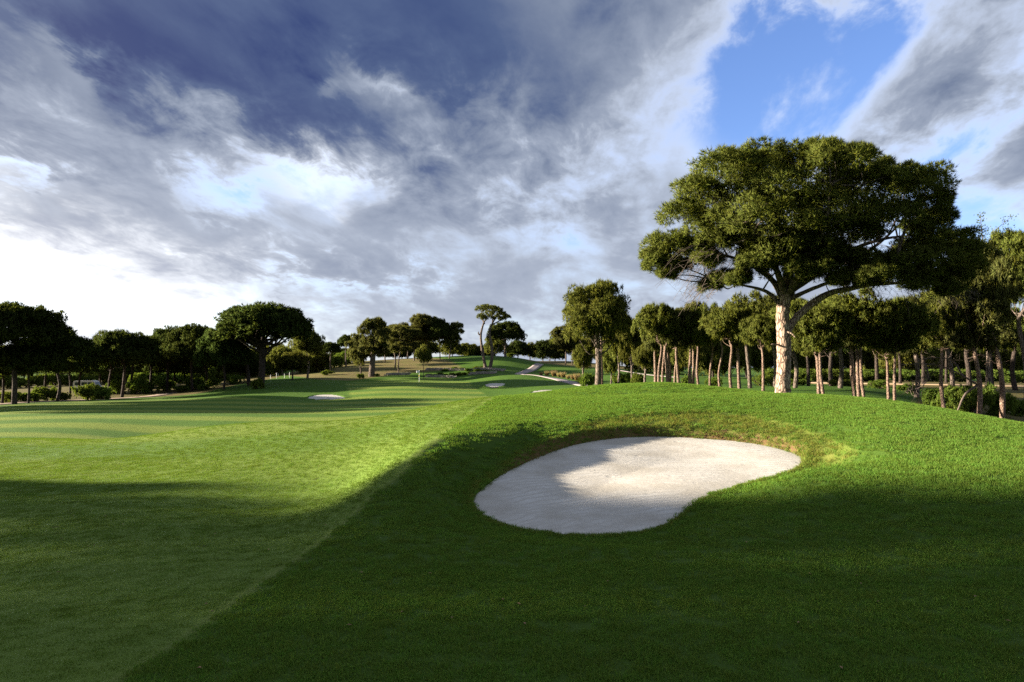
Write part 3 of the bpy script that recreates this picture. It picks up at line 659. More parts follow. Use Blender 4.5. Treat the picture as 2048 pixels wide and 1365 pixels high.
    for c in cl:
        if rng.random() < 0.9:
            d = np.linalg.norm(allp - c[:3], axis=1) + np.maximum(0, allp[:, 2] - c[2]) * 2; a = allp[np.argmin(d)]
            mid = (a + c[:3]) / 2 + rng.normal(0, 0.18, 3) - np.array([0, 0, 0.15]); W.add(*tube(curve([a, mid, c[:3]], 7), np.linspace(0.055, 0.014, 7), 5))
    obj('bough', W.mesh('bough'), M['bark_grey'], root, kind='stuff')
    W = Wood()
    def hang(zx0, zx1, zy0, zy1, n, ln, sgn):
        for _ in range(n):
            a = q(1280 + s * rng.uniform(zx0, zx1), 250 + s * rng.uniform(zy0, zy1), rng.uniform(-3, 3))
            L = ln * rng.uniform(0.5, 1.2); e = a + np.array([sgn * L * rng.uniform(0.3, 0.9), rng.normal(0, .3), -L * rng.uniform(0.35, 0.9)]); m = (a + e) / 2 + np.array([0, 0, 0.12 * L])
            W.add(*tube(curve([a, m, e], 6), np.linspace(0.012, 0.005, 6), 3))
            for _k in range(2):
                f = m + (e - m) * rng.uniform(0, 0.7); g2 = f + rng.normal(0, 0.25, 3) * L * 0.7 - np.array([0, 0, .1]); W.add(*tube(curve([f, (f + g2) / 2, g2], 4), np.linspace(0.009, 0.004, 4), 3))
    hang(200, 520, 590, 720, 120, 2.0, -1); hang(260, 420, 740, 840, 40, 1.5, -1); hang(1000, 1340, 570, 690, 70, 1.4, 1); hang(900, 1300, 690, 800, 60, 1.5, 1); hang(1300, 1640, 800, 850, 60, 1.3, 1)
    obj('dead_twig', W.mesh('dead_twig'), M['twig'], root, kind='stuff')
    return root
hero()
# ------------------------------------------------------------------ the pines, wood by wood
GL = 'umbrella pines of the dark wood beyond the dirt track'
T = [  # px, depth, top, half width, crown bottom, kind, trunk radius, label
    (30, 92, 598, 80, 692, 'umbrella', .42, 'tallest broad umbrella pine of the dark wood beyond the dirt track'),
    (116, 101, 653, 52, 716, 'umbrella', .28, 'umbrella pine next to the tallest one in the dark wood'),
    (58, 94, 678, 50, 738, 'umbrella', .20, 'low crowned pine in front of the tallest one beside the dirt track'),
    (6, 97, 690, 40, 742, 'umbrella', .22, None), (245, 118, 655, 53, 722, 'umbrella', .34, 'pine with a bare grey trunk and flat dome crown beside the dirt track'),
    (220, 124, 668, 35, 726, 'umbrella', .28, None), (266, 131, 664, 36, 724, 'umbrella', .28, None), (335, 134, 648, 48, 716, 'umbrella', .30, None),
    (385, 130, 643, 46, 714, 'umbrella', .30, None), (300, 142, 668, 42, 722, 'umbrella', .28, None), (160, 132, 690, 45, 734, 'umbrella', .26, None),
    (200, 152, 690, 45, 738, 'umbrella', .26, None), (448, 124, 652, 42, 724, 'umbrella', .26, 'pine with a yellow lit edge close beside the big domed pine'),
    (415, 140, 668, 40, 730, 'umbrella', .26, None), (90, 136, 688, 48, 738, 'umbrella', .26, None), (350, 150, 690, 45, 738, 'umbrella', .26, None),
    (140, 112, 680, 40, 735, 'umbrella', .22, None), (480, 148, 690, 42, 738, 'umbrella', .26, None)]
for i, (px, Y, top, hw, bot, kind, r, lab) in enumerate(T):
    pine(px, Y, top, hw * 1.28, bot + 24, kind, lab or 'dark umbrella pine with a bare trunk inside the wood beyond the dirt track', GL, r * .8, bark='bark_shaded', limbs=5)
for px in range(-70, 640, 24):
    Y = 172 + (px * 37 % 40); pine(px, Y, 690 + (px * 13 % 24), 30, 764, 'round', 'low dark pine at the back of the wood behind the shrubs', 'pines at the back of the dark wood', .2, seed=px + 900, limbs=3, bark='bark_shaded')
pine(522, 122, 600, 106, 700, 'umbrella', 'big domed umbrella pine with a forked trunk on the grass bank', None, .62, lean=4, bark='bark_shaded', limbs=16, fork=True)
pine(498, 126, 640, 40, 700, 'umbrella', 'slim pine leaning behind the forked trunk of the big domed pine', None, .35, lean=-12, bark='bark_shaded')
for px, Y, top, hw, bot, kind, r, lab in [
    (615, 150, 654, 37, 724, 'round', .25, 'dense pine close behind the big domed pine beside the bank'),
    (585, 142, 706, 38, 750, 'round', .18, 'low bushy pine next to the white posts'),
    (640, 172, 700, 24, 742, 'round', .18, 'small round pine at the foot of the brown slope'),
    (661, 168, 682, 20, 712, 'umbrella', .20, 'slender umbrella pine at the edge of the brown slope'),
    (692, 180, 668, 20, 700, 'umbrella', .22, 'slender umbrella pine with a bare pale trunk beyond the brown slope'),
    (720, 205, 690, 26, 722, 'round', .2, 'round pine behind the brown slope'),
    (565, 172, 692, 30, 742, 'round', .2, 'round pine standing behind the white posts')]:
    pine(px, Y, top, hw, bot, kind, lab, None, r)
# hill beyond the green
pine(743, 156, 637, 42, 716, 'irregular', 'ragged old pine with a thick pale trunk at the foot of the brown slope', None, .72, lean=7, bark='bark_grey', limbs=10)
pine(722, 158, 668, 26, 738, 'irregular', 'ragged drooping pine beside the thick pale trunk', None, .2, limbs=9, lean=-3)
for px, Y, top, hw, bot, kind, r, lab, lean in [
    (797, 164, 655, 34, 705, 'irregular', .22, 'pine with a slim pale trunk above the terrace on the brown slope', 6),
    (790, 172, 650, 30, 692, 'irregular', .26, 'dark trunked pine behind the slim pale trunk on the slope', -4),
    (770, 188, 650, 36, 700, 'irregular', .24, 'sparse pine at the top of the brown slope', 0),
    (815, 202, 655, 32, 704, 'umbrella', .26, 'umbrella pine on the crest of the brown slope', 3),
    (828, 190, 631, 33, 690, 'irregular', .28, 'tall ragged pine on the crest above the small round tree', 4),
    (852, 192, 632, 28, 684, 'irregular', .26, 'tall pine with an airy crown next to the ragged one on the crest', 2),
    (880, 190, 637, 22, 684, 'umbrella', .20, 'slim pine with a tuft crown beside the green hill', 0),
    (898, 192, 645, 27, 690, 'irregular', .24, 'pine spreading sideways over the edge of the green hill', 6),
    (847, 151, 694, 17, 728, 'round', .11, 'small round dark tree with a thin trunk behind the flag', 0),
    (905, 218, 683, 22, 714, 'round', .2, 'low round pine behind the green hill crest', 0),
    (1010, 194, 642, 33, 686, 'umbrella', .36, 'forked umbrella pine on the green hill behind the twin trunks', 2),
    (1131, 198, 655, 28, 702, 'irregular', .26, 'pale trunked pine standing on the bare red earth', 0),
    (1144, 200, 664, 22, 702, 'irregular', .18, 'thin pale trunked pine leaning on the bare red earth', 4)]:
    pine(px, Y, top - 2, hw * 1.2, bot + 4, kind, lab, None, r * .75, lean=lean, fork=(px in (1010,)), limbs=9)
for i, (px, Y, top, hw, bot) in enumerate([(935, 232, 690, 20, 716), (962, 236, 694, 22, 716), (990, 228, 676, 22, 712), (1036, 236, 682, 21, 714), (1060, 246, 690, 20, 717), (1086, 246, 682, 24, 716), (1110, 248, 676, 24, 716), (1150, 255, 670, 26, 714),
                                             (1176, 240, 676, 26, 718), (1100, 262, 690, 24, 720), (1215, 236, 690, 28, 724), (1255, 228, 690, 30, 730), (745, 236, 684, 28, 716), (790, 244, 688, 26, 716), (850, 246, 684, 26, 714), (690, 236, 698, 26, 726), (1300, 215, 690, 30, 735)]):
    pine(px, Y, top - 4, hw * 1.35, bot + 6, ('round', 'umbrella')[i % 2], 'small distant pine in the row behind the hill crest', 'far pines behind the hill crest', .18)
# twin leaning trunks
def twin():
    Y = 166; p = pix(974, 740, Y); X = p[0]; z0 = gz(X, Y) - 0.05; O = np.array([X, Y, z0]); rng = np.random.default_rng(77)
    root = thing('twin_trunk_pine', 'old pine with two leaning bare trunks and one high crown on the green hill', 'tree', tuple(O))
    q = lambda px, py, dy=0.0: pix(px, py, Y + dy) - O
    for pts, rs in [([(972, 741), (968, 720), (963, 690), (962, 668), (968, 645), (973, 640)], [.46, .38, .32, .28, .2, .08]),
                    ([(979, 741), (984, 715), (983, 690), (979, 665), (986, 645), (995, 632)], [.46, .38, .32, .27, .2, .1])]:
        P = curve([q(*a) for a in pts], 22); g = tube(P, np.interp(np.linspace(0, 5, 22), range(6), rs), 10, .06, rng); obj('trunk', mesh('trunk', g[0], [g[1], g[2]]), M['bark_grey'], root)
    for pts, rs in [([(963, 672), (957, 668), (957, 664)], [.22, .2, .1]), ([(980, 668), (974, 675), (974, 668)], [.16, .14, .08]), ([(969, 648), (962, 632, 1), (965, 620, 1)], [.2, .14, .06]), ([(985, 648), (985, 632, -1), (980, 622, -1)], [.2, .14, .06]), ([(984, 650), (1003, 640), (1012, 634)], [.2, .12, .05]), ([(986, 710), (996, 698), (998, 690)], [.14, .1, .06])]:
        g = tube(curve([q(*a) for a in pts], 8), np.interp(np.linspace(0, 2, 8), range(3), rs), 6, .05, rng); obj('limb', mesh('limb', g[0], [g[1], g[2]]), M['bark_grey'], root)
    cl = []
    for px, py, r in [(965, 622, 9), (972, 617, 9), (985, 618, 10), (995, 624, 10), (1006, 630, 10), (1014, 634, 7), (978, 630, 9), (990, 634, 9), (962, 634, 7), (1004, 638, 7), (970, 636, 6)]:
        for o in (-2.2, 0.3, 2.4):
            c = q(px + rng.normal(0, 2), py + rng.normal(0, 1.5), o * rng.uniform(.6, 1.2)); R = r * Y / F; cl.append((*c, R, R, R * .62))
    V = foliage(np.array(cl), rng, 8, 16, 5, .34, .10); obj('crown', leafmesh('crown', V), M['needles_dry'], root)
twin()
# the tree standing by itself before the path
pine(1196, 76, 565, 78, 706, 'tall', 'tall full crowned pine with low dead branches beside the curving cart path', None, .36, lean=1, limbs=18)
pine(1204, 77.5, 612, 34, 690, 'round', 'slim pale trunked pine touching the tall full crowned pine', None, .15, bark='bark_red', limbs=12, lean=-1)
for px, Y, top, hw, bot, lab in [(1166, 100, 688, 24, 752, 'low spreading pine under the tall full crowned pine'), (1236, 96, 622, 36, 742, 'dark pine between the tall pine and the grove'), (1264, 92, 640, 32, 742, 'dark low branched pine at the near end of the grove'),
                                 (1222, 108, 700, 22, 756, 'small dark pine behind the slim pale trunk'), (1290, 84, 690, 26, 748, 'small olive pine standing in front of the grove trunks')]:
    pine(px, Y, top, hw, bot, 'round', lab, None, .16)
GG = 'slim pines of the grove on the second mound'
for px, Y, top, hw, bot in [(1311, 58, 615, 28, 705), (1317, 55, 603, 40, 700), (1325, 57, 612, 28, 706), (1335, 55, 606, 30, 700), (1338, 58, 616, 30, 700), (1349, 60, 618, 28, 700), (1358, 56, 613, 34, 698), (1379, 56, 612, 32, 702), (1386, 60, 620, 30, 702),
                            (1398, 62, 608, 30, 702), (1420, 57, 607, 34, 692), (1440, 55, 622, 30, 696), (1479, 56, 625, 34, 700)]:
    pine(px, Y, top + (px * 5 % 17) - 5, hw * (1.0 + (px * 3 % 5) * .12), bot + (px % 9) - 4, ('round', 'tall', 'round', 'irregular')[(px // 2) % 4], 'slim straight pine in the close grove on the second mound', GG, .095 + (px % 4) * .015, lean=(px * 5 % 17) - 8, bark='bark_red')
pine(1462, 50, 612, 56, 698, 'round', 'pine with a bright rounded crown and thin lit trunk at the edge of the grove', None, .12, bark='bark_red', limbs=12, lean=-2)
pine(1526, 45, 630, 40, 704, 'round', 'short slim pine just beside the great pine trunk on the grove side', None, .10, bark='bark_red', limbs=12, lean=-4)
GR_ = 'slim red trunked pines behind the great pine'
for px, Y, top, hw, bot, lean, lab in [(1637, 42, 640, 38, 716, -3, 'shorter straight pine of the pair closest to the great trunk'), (1647, 41, 608, 52, 716, -10, 'taller leaning pine of the pair closest to the great trunk'), (1709, 44.5, 622, 42, 696, -6, 'shortest pine of the tight trio of red trunks'), (1717, 44, 604, 44, 696, -8, 'middle trunk of the tight trio of red trunked pines'),
                            (1728, 43.5, 588, 60, 690, -12, 'tallest most bent pine of the tight trio of red trunks'), (1776, 46, 640, 48, 722, -4, 'shorter pine of the red trunked pair beside the dead branches'), (1788, 45.5, 600, 60, 716, -4, 'taller pine of the red trunked pair beside the dead branches')]:
    pine(px, Y, top - 4, hw * 1.3, bot + 4, ('round', 'irregular', 'tall')[px % 3], lab, GR_, .10 + (px % 3) * .012, lean=lean, bark='bark_red', limbs=12)
pine(1887, 48.5, 606, 44, 716, 'round', 'thin pine rising through the leafy shrub', None, .14, lean=-3, bark='bark_red', limbs=10)
pine(1956, 48.5, 560, 66, 712, 'irregular', 'leaning red trunked pine beside the leafy shrub', None, .16, lean=-14, bark='bark_red', limbs=12)
tall_one = pine(2002, 49, 478, 66, 668, 'irregular', 'tallest slender pine with bare dead side branches at the mound edge', None, .18, lean=-26, bark='bark_red', limbs=14)
for px, Y, top, hw, bot in [(1590, 62, 590, 46, 696), (1500, 68, 592, 46, 694), (1550, 72, 584, 46, 694), (1680, 60, 596, 46, 700), (1832, 58, 588, 56, 712), (1905, 62, 560, 56, 700), (2050, 58, 462, 74, 640), (1985, 72, 560, 56, 690)]:
    pine(px, Y, top, hw * 1.25, bot + 6, ('round', 'tall', 'irregular')[px % 3], 'taller pine in the second rank behind the red trunked pines', 'second rank pines', .2, limbs=9)
for i, px in enumerate(range(1570, 2240, 46)):
    Y = 82 + (px * 29 % 38); pine(px, Y, 606 + (px * 17 % 30), 44, 722, ('round', 'umbrella')[i % 2], 'dark pine deep in the wood before the sandy road', 'pines deep in the wood before the sandy road', .22 + (px % 4) * .04, seed=px, bark='bark_shaded', limbs=4)
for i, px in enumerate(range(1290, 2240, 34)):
    Y = 150 + (px * 31 % 50); pine(px, Y, 655 + (px * 11 % 25), 50, 764, 'round', 'far dark pine beyond the sandy road', 'far pines beyond the sandy road', .25, seed=px, limbs=3, bark='bark_shaded')
def dead_sides():
    Y = 49.0; O = np.array(tall_one.location); rng = np.random.default_rng(4)
    for py in (600, 622, 640, 655, 672, 690, 702, 715, 728):
        for sg in (-1, -1, 1):
            a = pix(2002 - 26 * (842 - py) / 330, py, Y) - O; L = rng.uniform(.6, 2.6) if sg < 0 else rng.uniform(.4, 1.1)
            e = a + np.array([sg * L, rng.normal(0, .6), L * rng.uniform(-.1, .35)]); m = (a + e) / 2 + np.array([0, 0, .1 * L]); W = Wood(); W.add(*tube(curve([a, m, e], 8), np.linspace(.028, .007, 8), 5))
            for _ in range(4):
                f = a + (e - a) * rng.uniform(.35, .95); g = f + np.array([sg * .35, rng.normal(0, .25), rng.normal(0, .22)]); W.add(*tube(curve([f, (f + g) / 2, g], 4), np.linspace(.011, .004, 4), 3))
            obj('dead_branch', W.mesh('dead_branch'), M['bark_red'], tall_one)
dead_sides()
# the wood flanking the near end of the fairway: its shade lies over the foreground (t along the light, s across it)
SH = (-math.sin(SUN_AZ), -math.cos(SUN_AZ))
for t_, s_, h, R_ in [(-60, 3, 18, 5), (-46, 1, 16, 4.6), (-55, -2, 17, 5), (-43, -5, 15.5, 4.8), (-62, -7, 17, 5), (-37, -12, 15, 4.6), (-49, -12, 16, 5), (-41, -19, 15.5, 5), (-53, -19, 16, 5), (-68, 2, 18, 5.2), (-31, -23, 15, 5), (-45, -27, 16, 5),
                      (-52, 6.6, 17.5, 4.6), (-62, 8.6, 19, 4.6), (-48, 9.2, 17, 4.2), (-57, 11.5, 16.5, 4.2), (-54, 13.5, 13.5, 3.6), (-66, 14.5, 15, 3.4), (-50, 16.5, 10.5, 2.8), (-62, 19.5, 11, 2.8), (-70, 24, 11, 2.6)]:
    x = SH[0] * t_ - SH[1] * s_; y = SH[1] * t_ + SH[0] * s_; air = s_ > 5.5
    pine(0, 0, 0, 0, .42, 'airy' if air else 'umbrella', 'airy thin crowned pine edging the wood that flanks the near fairway' if air else 'tall umbrella pine of the wood flanking the near end of the fairway', 'pines flanking the near end of the fairway', .22 if air else .3, xy=(x, y), H=h, R=R_, seed=int(abs(x * y) + 3000))
for x, y, h, R_ in [(-74, 84, 17, 6), (-82, 77, 18, 6), (-86, 92, 18, 6), (-96, 84, 18, 6)]:
    pine(0, 0, 0, 0, .42, 'umbrella', 'tall umbrella pine beside the dirt track next to the tallest one of the dark wood', 'tall pines where the dirt track leaves the fairway', .3, xy=(x, y), H=h, R=R_, seed=int(abs(x * y) + 100))
# ------------------------------------------------------------------ shrubs
def bush_variant(seed, n, L, w, m, spiky=False):
    rng = np.random.default_rng(seed); cl = []
    for _ in range(n):
        th = rng.uniform(0, 6.283); q = math.sqrt(rng.uniform(0, 1)) * 0.72; h = rng.uniform(0.15, 0.78) * (1 - 0.45 * q); R = rng.uniform(0.2, 0.34)
        cl.append((q * math.cos(th), q * math.sin(th), h, R, R, R * 0.8))
    cl = np.array(cl); V = foliage(cl, rng, 7, 11, 4, L * 1.15, w * .9, under=-0.6, spread=1.0)[0]; V[:, 2] = np.maximum(V[:, 2], 0.0)
    VAR.setdefault('bush', []).append((mesh('foliage', V, quads(V), False), cl[:, :3], m))
for s in range(4): bush_variant(500 + s, 24, 0.11, 0.055, M['leaf'])
def shrub(px, Y, hw, h_px, label, group=None, py=None, i=0, name='shrub', foliage_mat=None):
    X = pix(px, 760, Y)[0]; z0 = gz(X, Y); R = hw * Y / F; H = h_px * Y / F; rng = np.random.default_rng(int(px * 3 + Y) + 7000)
    root = thing(name, label, 'shrub', (X, Y, z0 - 0.04), group); me, cen, m = VAR['bush'][(int(px) + i) % 4]; W = Wood()
    for k in rng.permutation(len(cen))[:6]:
        q = cen[k] * np.array([R, R, H]); W.add(*tube(curve([[0, 0, 0], q * np.array([.35, .35, .5]), q], 5), np.linspace(0.03, 0.01, 5) * max(1, H * .6), 4))
    obj('stem', W.mesh('stem'), M['bark_grey'], root)
    f = obj('foliage', me, m, root); f.scale = (R, R * 0.9, H); f.rotation_euler = (0, 0, rng.uniform(0, 6.28))
GS = 'sunlit shrubs at the edge of the dark wood'
for px, Y, hw, h, lab in [(18, 100, 30, 26, None), (62, 101, 26, 22, None), (96, 104, 30, 34, 'taller sunlit shrub between the track and the tallest umbrella pine'), (128, 106, 22, 20, None), (172, 108, 34, 38, 'wide yellow green shrub in front of the white van'), (206, 110, 24, 30, None),
                          (228, 128, 24, 36, None), (275, 128, 26, 36, None), (300, 134, 22, 26, None), (330, 138, 24, 24, None), (360, 130, 24, 16, None), (388, 134, 22, 30, None), (410, 130, 20, 14, None), (432, 140, 24, 22, None), (470, 142, 22, 22, None), (-30, 104, 34, 30, None)]:
    shrub(px, Y, hw, h, lab or 'leafy shrub at the edge of the dark wood beside the dirt track', GS)
shrub(515, 116, 17, 24, 'dark rounded shrub at the foot of the big domed pine')
for i, px in enumerate(range(-60, 560, 34)):
    shrub(px, 160 + (px * 23 % 20), 26, 26 + (px % 3) * 5, 'dim undergrowth shrub deep inside the dark wood', 'undergrowth of the dark wood', i=i)
for px, Y, hw, h, lab in [(655, 160, 14, 12, 'low dark shrub on the brown slope'), (650, 175, 20, 26, 'bright shrub behind the low dark one on the brown slope'), (668, 182, 22, 30, 'green shrub below the slender umbrella pines'), (690, 190, 24, 30, 'dense shrub thicket beside the pale bare trunk'), (708, 195, 22, 26, 'round shrub against the ragged old pine'),
                          (753, 156, 7, 8, 'tiny dark shrub touching the thick pale trunk'), (720, 150, 9, 12, 'small drooping shrub before the brown slope'), (620, 172, 18, 22, 'shrub beside the small round pine'), (600, 176, 16, 14, 'yellow green shrub beyond the white posts'),
                          (1022, 196, 14, 10, 'dark spreading shrub on the shoulder of the green hill'), (1180, 96, 20, 34, 'dark shrub at the foot of the tall full crowned pine'), (1170, 112, 18, 18, 'low shrub beside the curving cart path'), (1245, 100, 24, 30, 'dark shrub between the tall pine and the grove'),
                          (1275, 90, 18, 30, 'olive shrub beneath the dark low branched pine'), (1372, 66, 20, 36, 'round olive shrub among the grove trunks'), (1430, 72, 22, 26, 'dark shrub in the shade of the grove'), (1520, 80, 24, 26, 'dark shrub beside the short slim pine'), (1548, 74, 18, 26, 'dark shrub just behind the great trunk'),
                          (1600, 98, 28, 16, 'low dark shrub before the sandy road beside the great trunk'), (1680, 92, 30, 18, 'low dark shrub before the sandy road between red trunks'), (1758, 66, 22, 22, 'dark shrub behind the red trunks'), (1815, 62, 26, 24, 'dark shrub beyond the fallen dead branches'),
                          (1905, 51, 40, 60, 'leafy shrub with scattered light leaves round the thin pine'), (1945, 52, 44, 70, 'tall leafy shrub behind the leaning red trunk'), (1870, 52, 30, 44, 'smaller leafy shrub under the dead branches'), (1990, 53, 40, 56, 'leafy shrub behind the tallest slender pine'), (2040, 55, 34, 40, 'shrub in the shade at the mound edge beyond the tallest slender pine')]:
    shrub(px, Y, hw, h, lab)
for i, px in enumerate(range(1560, 2260, 52)):
    shrub(px, 128 + (px * 7 % 14), 40, 30, 'dim shrub in the line beyond the sandy road', 'shrubs beyond the sandy road', i=i)
# planted terraces below the hill
for i, (px, Y) in enumerate([(856, 157), (868, 156), (880, 158), (893, 157), (905, 158), (918, 157), (930, 158), (942, 158), (955, 162), (968, 161), (938, 164), (952, 166), (966, 167), (925, 166), (908, 167), (890, 166)]):
    shrub(px, Y, 9, 6 + (i % 3), 'low bright shrub planted on the stone terrace behind the green', 'low shrubs planted on the terraces', i=i)
# plume grasses by the path
def plume_variant():
    rng = np.random.default_rng(9); n = 160; a = rng.uniform(0, 6.28, n); d = np.stack([np.cos(a) * .4, np.sin(a) * .4, np.ones(n)], 1)
    P = np.stack([np.cos(a), np.sin(a), 0 * a], 1) * rng.uniform(0, .25, (n, 1)); return spray(P, d, 1.0, 0.05, 2, rng, .12)
PV = plume_variant(); PM = mesh('blades', PV, quads(PV), False)
for i, (px, Y) in enumerate([(1082, 150), (1094, 148), (1108, 146), (1118, 143), (1126, 140), (1136, 134), (1146, 130), (1154, 126), (1162, 121), (1172, 117)]):
    X = pix(px, 760, Y)[0]; root = thing('plume_grass', 'buff tuft of ornamental grass beside the curving cart path', 'grass tuft', (X, Y, gz(X, Y) - .03), 'ornamental grass tufts along the cart path')
    b = obj('blades', PM, M['dry'], root); s = 0.9 + (i * 7 % 5) * .12; b.scale = (s, s, s)

# ------------------------------------------------------------------ low stone terrace walls (each a run of laid stones)
def box_mesh(name, rng):
    v = np.array([[x, y, z] for x in (-.5, .5) for y in (-.5, .5) for z in (-.5, .5)], float) + rng.normal(0, .06, (8, 3))
    f = [[0, 1, 3, 2], [4, 6, 7, 5], [0, 4, 5, 1], [2, 3, 7, 6], [0, 2, 6, 4], [1, 5, 7, 3]]; return v, np.array(f)
def terrace(a, b, label):
    rng = np.random.default_rng(int(a[0])); A = pix(a[0], 750, a[1]); B = pix(b[0], 750, b[1]); L = np.linalg.norm((B - A)[:2]); n = int(L / .7)
    X0, Y0 = A[0], A[1]; z0 = gz(X0, Y0); root = thing('stone_wall', label, 'wall', (X0, Y0, z0)); V = []; Fq = []
    for k in range(n):
        for row in range(2):
            u = (k + .5 * row + .25) / n; x = A[0] + (B - A)[0] * u; y = A[1] + (B - A)[1] * u + .5 * math.sin(u * 5); v, f = box_mesh('', rng)
            v = v * np.array([.72, .5, .34]) + np.array([x - X0, y - Y0, gz(x, y) - z0 + .1 + .30 * row]); Fq.append(f + 8 * len(V)); V.append(v)
    obj('stonework', mesh('stonework', np.concatenate(V), np.concatenate(Fq), False), M['stone'], root, kind='stuff')
terrace((852, 168), (945, 165), 'low stone terrace wall running below the brown slope')
terrace((948, 165), (1010, 163), 'low stone terrace wall at the foot of the twin trunked pine')
terrace((852, 154), (912, 153), 'low stone wall closest to the green behind the flag')
terrace((938, 157), (992, 156), 'short stone wall between the two planted terraces')
terrace((770, 158), (822, 160), 'low stone edging beneath the slim pale trunk')

# ------------------------------------------------------------------ flag on the green
def flag():
    p = pix(838.5, 763, 134); X, Y = p[0], p[1]; z0 = gz(X, Y); root = thing('golf_flag', 'thin golf flagstick with a small white flag on the far green', 'flag', (X, Y, z0))
    g = tube([[0, 0, -.1], [0, 0, 1], [0, 0, 2.25]], [.035, .032, .028], 8); obj('pole', mesh('pole', g[0], [g[1], g[2]]), M['white'], root)
    u, v = np.meshgrid(np.linspace(0, 1, 9), np.linspace(0, 1, 5)); x = -.03 - u * .55; y = .07 * np.sin(u * 6) * u; z = 2.2 - v * .44 - u * .05
    V = np.stack([x, y, z], -1).reshape(-1, 3); V2 = V + np.array([0, .012, 0]); i = np.arange(45).reshape(5, 9); q = np.stack([i[:-1, :-1], i[:-1, 1:], i[1:, 1:], i[1:, :-1]], -1).reshape(-1, 4)
    obj('flag_cloth', mesh('flag_cloth', np.concatenate([V, V2]), np.concatenate([q, q[:, ::-1] + 45])), M['white'], root)
    g = tube([[0, 0, 1.0], [0, 0, 1.12], [0, 0, 1.24]], [.06, .085, .06], 8); obj('distance_marker', mesh('distance_marker', g[0], [g[1], g[2]]), M['yellow'], root)
flag()
for px, h in [(541, .8), (553, 1.25), (556, 1.0), (569, .9), (579, 1.2)]:
    Y = 158; X = pix(px, 760, Y)[0]; z0 = gz(X, Y); root = thing('marker_post', 'thin white post standing in the grass beyond the big domed pine', 'post', (X, Y, z0), 'white posts beyond the big domed pine')
    g = tube([[0, 0, -.1], [0, 0, h * .5], [0, 0, h]], [.05, .05, .045], 8); obj('shaft', mesh('shaft', g[0], [g[1], g[2]]), M['white'], root)
    g = tube([[0, 0, h - .02], [0, 0, h + .04]], [.065, .06], 8); obj('cap', mesh('cap', g[0], [g[1], g[2]]), M['white'], root)

# ------------------------------------------------------------------ white van parked behind the shrubs
def bx(c, s, bev=.0):
    v = np.array([[x, y, z] for x in (-.5, .5) for y in (-.5, .5) for z in (-.5, .5)]) * s + c
    return v, np.array([[0, 1, 3, 2], [4, 6, 7, 5], [0, 4, 5, 1], [2, 3, 7, 6], [0, 2, 6, 4], [1, 5, 7, 3]])
def van():
    Y = 140; X = pix(176, 760, Y)[0]; z0 = gz(X, Y); root = thing('parked_van', 'white van half hidden behind the wide shrub inside the dark wood', 'van', (X, Y, z0)); root.rotation_euler = (0, 0, rad(4))
    prof = np.array([[-2.4, .35], [-2.4, 1.9], [-2.25, 2.28], [1.3, 2.3], [1.75, 2.1], [2.15, 1.25], [2.55, 1.05], [2.6, .35]]); n = len(prof)
    V = np.concatenate([np.stack([prof[:, 0], np.full(n, s * .95), prof[:, 1]], 1) for s in (-1, 1)]); i = np.arange(n); j = (i + 1) % n
    q = np.stack([i, j, j + n, i + n], 1); me = bpy.data.meshes.new('body'); me.from_pydata(V.tolist(), [], q.tolist() + [list(range(n))[::-1], list(range(n, 2 * n))]); me.update(); obj('body', me, M['white'], root)
    for cx, w in [(-1.5, 1.1), (-.2, 1.1)]:
        v, f = bx(np.array([cx, -.955, 1.65]), np.array([w, .03, .6])); obj('side_window', mesh('side_window', v, f, False), M['glass'], root)
    v = np.array([[.5, -.97, 1.35], [1.85, -.97, 1.35], [1.62, -.97, 1.95], [.5, -.97, 1.95]]); v = np.concatenate([v, v + [0, .03, 0]]); obj('door_window', mesh('door_window', v, np.array([[0, 1, 2, 3], [7, 6, 5, 4], [0, 4, 5, 1], [2, 6, 7, 3], [1, 5, 6, 2], [3, 7, 4, 0]]), False), M['glass'], root)
    v = np.array([[1.83, -.8, 1.98], [1.83, .8, 1.98], [2.16, .8, 1.29], [2.16, -.8, 1.29]]); v = np.concatenate([v, v - [.03, 0, .02]]); obj('windscreen', mesh('windscreen', v, np.array([[0, 1, 2, 3], [7, 6, 5, 4], [0, 4, 5, 1], [2, 6, 7, 3], [1, 5, 6, 2], [3, 7, 4, 0]]), False), M['glass'], root)
    for wx in (-1.55, 1.7):
        for wy in (-.85, .85):
            a = np.linspace(0, 6.283, 16, endpoint=False); V = np.concatenate([np.stack([wx + .34 * np.cos(a), np.full(16, wy + s), .34 + .34 * np.sin(a)], 1) for s in (-.12, .12)]); i = np.arange(16); j = (i + 1) % 16
            me = bpy.data.meshes.new('wheel'); me.from_pydata(V.tolist(), [], np.stack([i, j, j + 16, i + 16], 1).tolist() + [list(range(16)), list(range(16, 32))[::-1]]); me.update(); obj('wheel', me, M['rubber'], root)
van()
